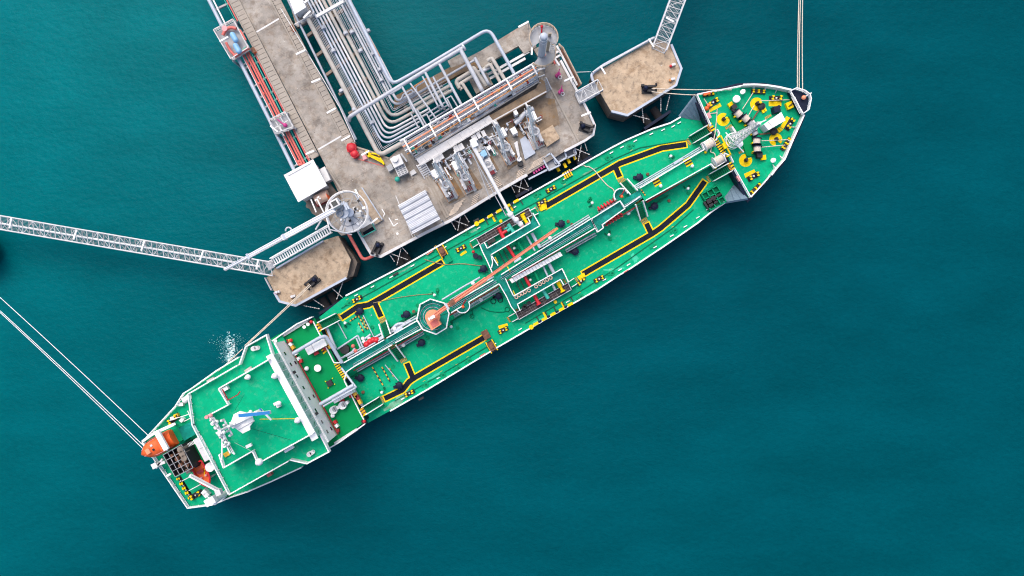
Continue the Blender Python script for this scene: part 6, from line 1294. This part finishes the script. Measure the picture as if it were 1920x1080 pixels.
# ------------------------------------------------------------------ poop deck forward part
for q in ([(571, 653), (607, 634), (613, 647), (578, 666)], [(621, 747), (657, 728), (662, 737), (627, 757)]):
    b_ = part(MB().prism(PL(q, ZP + 1.9), ZP, ZP + 1.9), 'deck_box', 'white'); v = PL(q, ZP + 1.95); MB().beam(v[0].lerp(v[1], .35), v[3].lerp(v[2], .35), .05, .06).build('lid_seam', 'steel_grey', b_)
    for k in (.25, .75):
        c = v[3].lerp(v[2], k) - AT * .3; MB().box((c.x, c.y, ZP), (.8, .5, .5), RS).build('foot_chock', 'red', b_)
dline([(549, 663, 12), (600, 633, 12), (611, 630, 11.5), (641, 680, 9.6)], .32, 'pale_blue', 12, 'vapour_pipe', 1.2); dline([(600, 758, 12), (663, 722, 11.5)], .32, 'pale_blue', 12, 'vapour_pipe'); dline([(606, 762, 12), (667, 727, 11.5)], .16, 'pale_blue', 12, 'vapour_pipe'); dline([(640, 690, 9), (668, 727, 10)], .2, 'pale_blue', 9, 'vapour_pipe')
g = MB(); g.cyl(P(596, 690, ZP), .35, .7, 12); g.cyl(P(596, 690, ZP + .7), .62, .25, 20); part(g, 'white_hatch', 'white'); bq = part(MB().box(P(619, 718, ZP), (1.0, 1.0, .5), .5), 'skylight', 'black')
for k in range(4): part(MB().box(P(619 + (9, 5, -8, -3)[k], 718 + (2, -9, -3, 9)[k], ZP), (.15, .15, .3)), 'yellow_post', 'yellow')
for c, r in (((627.5, 767.5), .68), ((644.5, 758.5), .68)):
    g = MB(); g.cyl(P(*c, ZP), r, 1.1, 20); va = part(g, 'intake_vent', 'roof_white'); MB().cyl(P(*c, ZP + 1.1), r * .62, .04, 18).build('vent_cap', 'steel_grey', va); MB().cyl(P(c[0] + 8, c[1] - 5, ZP), r * .45, 1.0, 14).build('vent_neck', 'white', va); c_ = P(*c, ZP + 1.16); MB().beam(c_ - AT * .4, c_ + AT * .4, .08, .04).build('vent_slot', 'black', va)
for c in ((575, 691), (624, 779)): g = MB(); g.ball(P(*c, ZP + .6), .42); g.cyl(P(*c, ZP), .25, .6, 10); part(g, 'vent_cowl', 'white')
for c in ((546, 638), (547, 645), (551, 651), (556, 662), (562, 672), (566, 676), (630, 790), (633, 797), (635, 806)): part(MB().box(P(*c, ZP), (.5, .6, .8), random.random()), 'fire_station', random.choice(['red', 'red_dark', 'white', 'yellow_worn']))
part(MB().ball(P(545.5, 638.5, ZP + 1), .32), 'fire_hose_reel', 'red')
for a in ((614, 645), (620, 648), (660, 733), (672, 744), (668, 740), (676, 752)): part(MB().box(P(*a, ZP), (.5, .9, .9), R(28)), 'ladder_rail', random.choice(['yellow_worn', 'orange_grate', 'red_dark']))
for pts in ([(608, 612), (613, 624), (626, 655)], [(655, 722), (668, 745), (676, 762)]): part(MB().tube(PL(pts, 7.4), .16, 6), 'yellow_pipe', 'orange_grate'); part(strip(MB(), PL([(p[0] + 3, p[1] - 1) for p in pts], 7.9), .4, 7.5, 7.9), 'cable_tray', 'pale_blue')
# side boxes of the poop: inflatable raft stores with rails
for pts in ([(507, 647), (512, 640), (560, 607), (588, 594)], [(620, 838), (640, 826), (686, 793)]): part(MB().rail(PL(pts, ZP), 1.1, .1, 4, 1.2), 'railing', 'rail_white')
for q in ([(528, 628), (576, 598), (579, 602), (531, 632)], [(626, 830), (668, 803), (671, 807), (629, 835)]): part(MB().prism(PL(q, ZP + .5), ZP, ZP + .5), 'gangway_stowed', 'steel_light')
for c in ((583.5, 603.5), (683, 790)): part(MB().ball(P(*c, ZP + .8), .3), 'red_globe', 'red'); part(MB().box(P(c[0], c[1], ZP), (.8, .8, .5), RS), 'light_base', 'black')
for q in ([(508, 638), (526, 626), (537, 641), (514, 650)],): part(MB().prism(PL(q, ZP + .8), ZP, ZP + .8), 'ladder_well', 'paint_green')
for c in ((517, 639), (571, 613), (578, 608)): part(MB().cyl(P(*c, ZP + .8), .3, .3, 10), 'winch_head', 'white')
for c, z in (((597, 615), ZP), ((681, 772), ZP), ((612, 648), ZP), ((606, 655), ZP)):
    g = MB(); p = P(*c, z + .03)
    for i in range(5): g.box(p + AT * (i - 2) * .28, (.8, .27, .02), RS + .2, i % 2)
    part(g, 'hazard_patch', ['yellow', 'black'])
# hull side rails of the poop
part(MB().rail(PL(pp_p[:6], ZP), 1.1, .09, 3, 1.6), 'railing', 'rail_white'); part(MB().rail(PL(pp_s[2:] + [(273, 826)], ZP), 1.1, .09, 3, 1.6), 'railing', 'rail_white')
pp = [(273, 826), (334, 760), (349, 736), (356, 745), (364, 795), (430, 922), (403, 943), (357, 949)]
part(MB().prism(PL(pp, ZP + .026), ZP, ZP + .024), 'aft_mooring_deck', 'deck_green')
for q in ([(349, 736), (364, 727), (410, 694), (451, 669), (500, 640), (505, 650), (440, 700), (356, 748)], [(620, 838), (568, 874), (512, 900), (468, 919), (440, 928), (430, 920), (500, 876), (600, 826)]): part(MB().prism(PL(q, ZP + .03), ZP, ZP + .027), 'side_deck', 'deck_green')
part(MB().tube([P(345, 752, ZP + 1), P(357, 742, ZP + 1)], .55, 14), 'liferaft', 'white')
for c in ((342, 757), (352, 750), (327, 783), (333, 778), (344, 786)): part(MB().box(P(*c, ZP), (.8, .6, .7), random.random()), 'mooring_fitting', random.choice(['yellow_worn', 'black', 'white']))
bollard((327, 785), ZP, R(40), None, 1.2); bollard((369, 927), ZP, R(30), None, 1.2); g = MB(); g.ball(P(372, 926, ZP + .5), .5); part(g, 'capstan', 'black')
for i in range(4): bollard((340 + i * 5.2, 901 + i * 8.5), ZP, R(-60), None, .9)
for a, b in (((341, 902), (358, 893)), ((354, 920), (382, 905)), ((318, 788), (360, 775)), ((366, 760), (384, 786)), ((372, 758), (388, 782)), ((345, 790), (371, 777)), ((352, 770), (360, 790))): part(MB().beam(P(*a, ZP + 1.1), P(*b, ZP + 1.1), .13, .13), 'deck_rail_bar', 'rail_white')
part(MB().rail(PL([(388, 915), (402, 942)], ZP), 1.0, .09, 3, 1.2), 'railing', 'rail_white'); part(MB().ball(P(403, 943, ZP + 1.1), .4), 'stern_light', 'white')
# stern frame, grating and grey deckhouse
part(MB().prism(PL([(334, 803), (362, 788), (374, 810), (345, 827)], 11.6), 11.4, 11.6), 'boat_grating', 'grating_teal'); part(MB().prism(PL([(320, 808), (335, 801), (343, 825), (331, 832)], 11.5), ZP, 11.5), 'boat_deck', 'paint_green')
for i in range(7): part(MB().box(P(322 + i * 1.7, 812 + i * 3.0, 11.5), (.3, .3, .2)), 'yellow_stud', 'yellow')
dh2 = part(MB().prism(PL([(362, 825), (379, 815), (401, 857), (384, 866)], 13.4), ZP, 13.4), 'engine_casing', 'steel_light'); MB().prism(PL([(382, 846), (391, 841), (395, 849), (386, 854)], 13.5), 13.4, 13.48).build('casing_hatch', 'roof_white', dh2)
MB().beam(P(374, 842, 13.43), P(391, 833, 13.43), .06, .05).build('roof_seam', 'steel_grey', dh2)
part(MB().prism(PL([(341, 834), (362, 825), (384, 866), (362, 877)], 10.5), ZP, 10.5), 'casing_well', 'deck_green_dark')
# funnel: dark open casing with exhaust pipes and white grid
fq = [(305.5, 853), (340, 833.5), (362, 877), (328.5, 894)]; fv = PL(fq, 14.2)
g = MB()
for i in range(4):
    a, b = fv[i], fv[(i + 1) % 4]; d_ = (b - a).normalized(); n_ = Vector((-d_.y, d_.x, 0)); g.prism([a, b, b + n_ * .12, a + n_ * .12] if (n_.dot(sum(fv, Vector()) / 4 - a) > 0) else [a, b, b - n_ * .12, a - n_ * .12], ZP, 14.2)
fun = part(g, 'funnel', 'black'); MB().prism([sum(fv, Vector()) / 4 + (p - sum(fv, Vector()) / 4) * .96 for p in fv], 10.8, 11.0).build('funnel_floor', 'rubber', fun)
g = MB()
for i in range(5): g.beam(fv[0].lerp(fv[3], i / 4), fv[1].lerp(fv[2], i / 4), .08, .08); g.beam(fv[0].lerp(fv[1], i / 4), fv[3].lerp(fv[2], i / 4), .08, .08)
g.build('funnel_grid', 'steel_grey', fun)
for u, w_, r in ((.7, .25, .45), (.72, .55, .55), (.7, .8, .4), (.4, .4, .35), (.4, .7, .4), (.25, .2, .3)):
    c = fv[0].lerp(fv[1], u).lerp(fv[3].lerp(fv[2], u), w_); MB().tube([Vector((c.x, c.y, 11)), Vector((c.x, c.y, 13.7))], r, 12).build('exhaust_pipe', 'rust', fun)
for k in (0, 1, 2): c = P(348 + k * 3.5, 838 + k * 8, 12.5); part(MB().tube([c, c + Vector((0, 0, 2))], .5, 12), 'exhaust_box', 'concrete_side')
part(MB().tube([P(350, 884, 11), P(358, 881, 11)], .4, 12), 'silencer', 'skin_box'); g = MB(); g.cyl(P(407, 868, ZP), .8, 3.0, 18); part(g, 'round_vent', 'roof_white')
for i in range(6): part(MB().beam(P(351 + i * 2.3, 832 - i * 1.2, 12.4), P(354 + i * 2.3, 838 - i * 1.2, 12.4), .1, .1), 'ladder_rung', 'rail_white')
# davit frame over the lifeboat and stern light bracket
part(MB().beam(P(294, 809, 14.5), P(313, 843, 14.5), .85, .5), 'davit_beam', 'white'); part(MB().beam(P(290, 812, 13.8), P(327, 795, 13.8), .5, .5), 'davit_arm', 'white'); part(MB().beam(P(268, 827, 12.8), P(296, 808, 13.5), .4, .4), 'davit_arm', 'white')
for q in ((294, 809), (313, 843), (327, 795)): part(MB().beam(P(*q, ZP), P(*q, 14.3), .35, .35), 'davit_post', 'white')
g = MB(); g.beam(P(291, 872, 11), P(310, 866, 11), .5, .4); g.beam(P(293, 878, 11), P(305, 860, 11), .3, .4); g.box(P(294, 871, 10.6), (.9, .9, .9), .5); part(g, 'stern_bracket', 'white'); g = MB(); g.beam(P(313, 892, 10.2), P(321, 888, 10.2), .35, .4); part(g, 'stern_chock', 'white')
# rescue boat crane
c0 = P(424, 924, ZP); g = MB(); g.cyl(c0, .5, 5.0, 14); g.box(c0 + Vector((-.4, .2, 4.6)), (1.7, 1.2, 1.1), RS); rcn = part(g, 'boat_crane', 'white'); g = MB(); g.beam(P(414, 922, 14.2), P(356, 891, 14.2), .5, .5); g.build('crane_arm', 'white', rcn); MB().box(P(413, 921, 13.8), (.9, .9, 1.0), .4).build('arm_hinge', 'steel_light', rcn)
g = MB(); g.tube([P(411, 920, 14.6), P(358, 892, 14.6)], .1, 6); g.build('luffing_ram', 'steel_grey', rcn)
for c in ((387, 920), (391, 925), (420, 930)): part(MB().box(P(*c, ZP), (.9, .7, 1.0), random.random()), 'davit_winch', 'white')
# ================================================================== boats
def boat_hull(L, B, Hh, nose, m=0, mb=None, blunt=.15):
    g = mb or MB(); n = 10; secs = []
    for i in range(n + 1):
        t = i / n; x = (t - .5) * L; w = B / 2 * (1 - max(0, (t - .55) / .45) ** 2.2 * nose) * (1 - max(0, (.18 - t) / .18) ** 2 * blunt); secs.append((x, w))
    return secs
lb = thing('lifeboat', 'orange enclosed lifeboat hanging at the port stern under a white davit', 'lifeboat', P(302, 833, 11.0), R(28.5) + math.pi)
sx = boat_hull(6.3, 3.2, 1.3, .9, blunt=.1); g = MB(); rings = []
for x, w in sx: rings.append([(x, w * math.cos(a), 1.0 + (1.25 if a < math.pi else 1.0) * math.sin(a) * min(1, w / 1.2)) for a in [2 * math.pi * j / 14 for j in range(14)]])
vs = [v for r_ in rings for v in r_]; fs = [(i * 14 + j, (i + 1) * 14 + j, (i + 1) * 14 + (j + 1) % 14, i * 14 + (j + 1) % 14) for i in range(len(rings) - 1) for j in range(14)]
g.add(vs, fs, 0, True); g.add(rings[0], [tuple(range(14))]); g.add(rings[-1], [tuple(range(14))[::-1]]); g.build('hull', 'orange', lb, local=True)
MB().box((-1.6, 0, 2.1), (1.6, 2.3, .3)).build('canopy_roof', 'orange', lb, local=True); MB().box((1.2, .1, 2.05), (.7, .9, .45)).build('conning_hatch', 'crane_orange', lb, local=True)
for y in (-.5, .3): MB().box((.3, y, 2.2), (.35, .35, .12)).build('hatch_window', 'dark_window' if y > 0 else 'steel_light', lb, local=True)
for i in range(5): MB().box((-2.2, -1.0 + i * .5, 2.35), (.18, .18, .12)).build('roof_stud', 'yellow', lb, local=True)
for y in (-1, 1): MB().tube([(2.4, y * .5, 1.9), (.5, y * 1.3, 1.7), (-2.4, y * 1.35, 1.7)], .06, 6).build('grab_line', 'pink', lb, local=True)
rb = thing('rescue_boat', 'open red rescue boat on the starboard stern deck below a white crane arm', 'boat', P(384, 888, 10.6), R(-62))
sx = boat_hull(4.6, 2.1, .9, 1.0, blunt=.05); g = MB(); n = len(sx); top = [(x, w, 1.0) for x, w in sx] + [(x, -w, 1.0) for x, w in sx[::-1]]; bot = [(x * .9, w * .5, 0) for x, w in sx] + [(x * .9, -w * .5, 0) for x, w in sx[::-1]]; k = len(top)
g.add(top + bot, [(i, (i + 1) % k, k + (i + 1) % k, k + i) for i in range(k)]); inn = [(x * .9, w * .8, .55) for x, w in sx] + [(x * .9, -w * .8, .55) for x, w in sx[::-1]]
g.add(inn, [tuple(range(k))[::-1]]); g.add(top + inn, [((i + 1) % k, i, k + i, k + (i + 1) % k) for i in range(k)]); g.build('hull', 'orange', rb, local=True)
g = MB(); g.tube([Vector(v) for v in top] + [Vector(top[0])], .16, 8); g.build('fender_tube', 'red', rb, local=True)
for x, y in ((.3, .45), (.35, -.45)): MB().cyl((x, y, .55), .2, .4, 10).build('seat', 'pink', rb, local=True)
MB().box((-.7, 0, .55), (.5, 1.2, .6)).build('console', 'red_dark', rb, local=True); MB().box((-.2, .4, .6), (1.3, .12, .2), -.5).build('oar', 'yellow', rb, local=True)
MB().box((-1.9, 0, .5), (.5, .5, .9)).build('outboard_motor', 'black', rb, local=True)
for x in (-1.2, 1.0): MB().box((x, 0, -1.8), (.25, 1.6, 1.85)).build('chock', 'steel_light', rb, local=True)
# ================================================================== mooring ropes
def rope(lab, a, b, za, zb, sag=.6, r=.085, grp='mooring ropes'):
    p, q = P(*a, za), P(*b, zb); n = 16; v = [p.lerp(q, i / n) - Vector((0, 0, sag * 4 * (i / n) * (1 - i / n))) for i in range(n + 1)]
    tag(MB().tube(v, r, 6).build('mooring_rope', 'rope' if b[0] > 300 else 'rail_white'), lab, 'rope', grp)
rope('bow mooring rope running off the top edge, left one of three', (1495, 168), (1510, -240), 9.9, 6, .8)
rope('bow mooring rope running off the top edge, middle one of three', (1498.5, 169), (1513, -240), 9.9, 6, .9)
rope('bow mooring rope running off the top edge, right one of three', (1505, 171), (1515, -240), 9.9, 6, 1.0)
rope('upper of two ropes from the right dolphin hook to the bow', (1222, 166), (1372, 168.5), 6.9, 9.6, .3)
rope('lower of two ropes from the right dolphin hook to the bow', (1222, 172), (1310, 178.5), 6.9, 9.4, .3)
rope('upper rope running from the tanker stern to the left edge', (279, 817.5), (-260, 328), 10.2, 6, .9, .065)
rope('lowest rope running from the tanker stern to the left edge', (285, 858), (-260, 352), 10.2, 6, 1.0, .065)
rope('middle rope running from the tanker stern to the left edge', (284, 850), (-260, 349), 10.2, 6, .8, .065)
rope('left one of two ropes from the left dolphin hook to the stern', (581, 533), (459, 648), 6.9, 9.5, .3)
rope('right one of two ropes from the left dolphin hook to the stern', (583, 535), (464, 646), 6.9, 9.5, .3)
rope('thin rope stretched from the fairlead along the tanker port quarter', (455, 654), (409, 696), 9.5, 9.6, .1, .07)
tag(MB().tube([P(1078, 135.5, 6.2), P(1108, 134.5, 6.4)], .05, 6).build('cable', 'rail_white'), 'thin white cable strung from the platform railing to the right dolphin', 'cable')
# ================================================================== wash at the port quarter
rnd = random.Random(3); g = MB()
for i in range(620):
    t = rnd.random(); cx, cy = 428 + rnd.gauss(0, 7 + 11 * (1 - t)) + (1 - t) * 4, 630 + t * 46 + rnd.gauss(0, 4); s = rnd.uniform(.02, .11) * (1.5 if abs(cx - 432) < 8 else .7); p = P(cx, cy, .03); a = rnd.uniform(0, 6.28); k = rnd.randint(5, 7)
    g.add([p + Vector((math.cos(a + 6.283 * j / k) * s * rnd.uniform(.5, 2.0), math.sin(a + 6.283 * j / k) * s * rnd.uniform(.5, 1.2), rnd.uniform(0, .04))) for j in range(k)], [tuple(range(k))], 0 if (abs(cx - 434) < 7 and rnd.random() < .4) else 1)
o = g.build('foam', ['foam', 'foam_thin']); tag(o, 'white foam of a discharge beside the tanker port quarter', 'foam', kind='stuff')
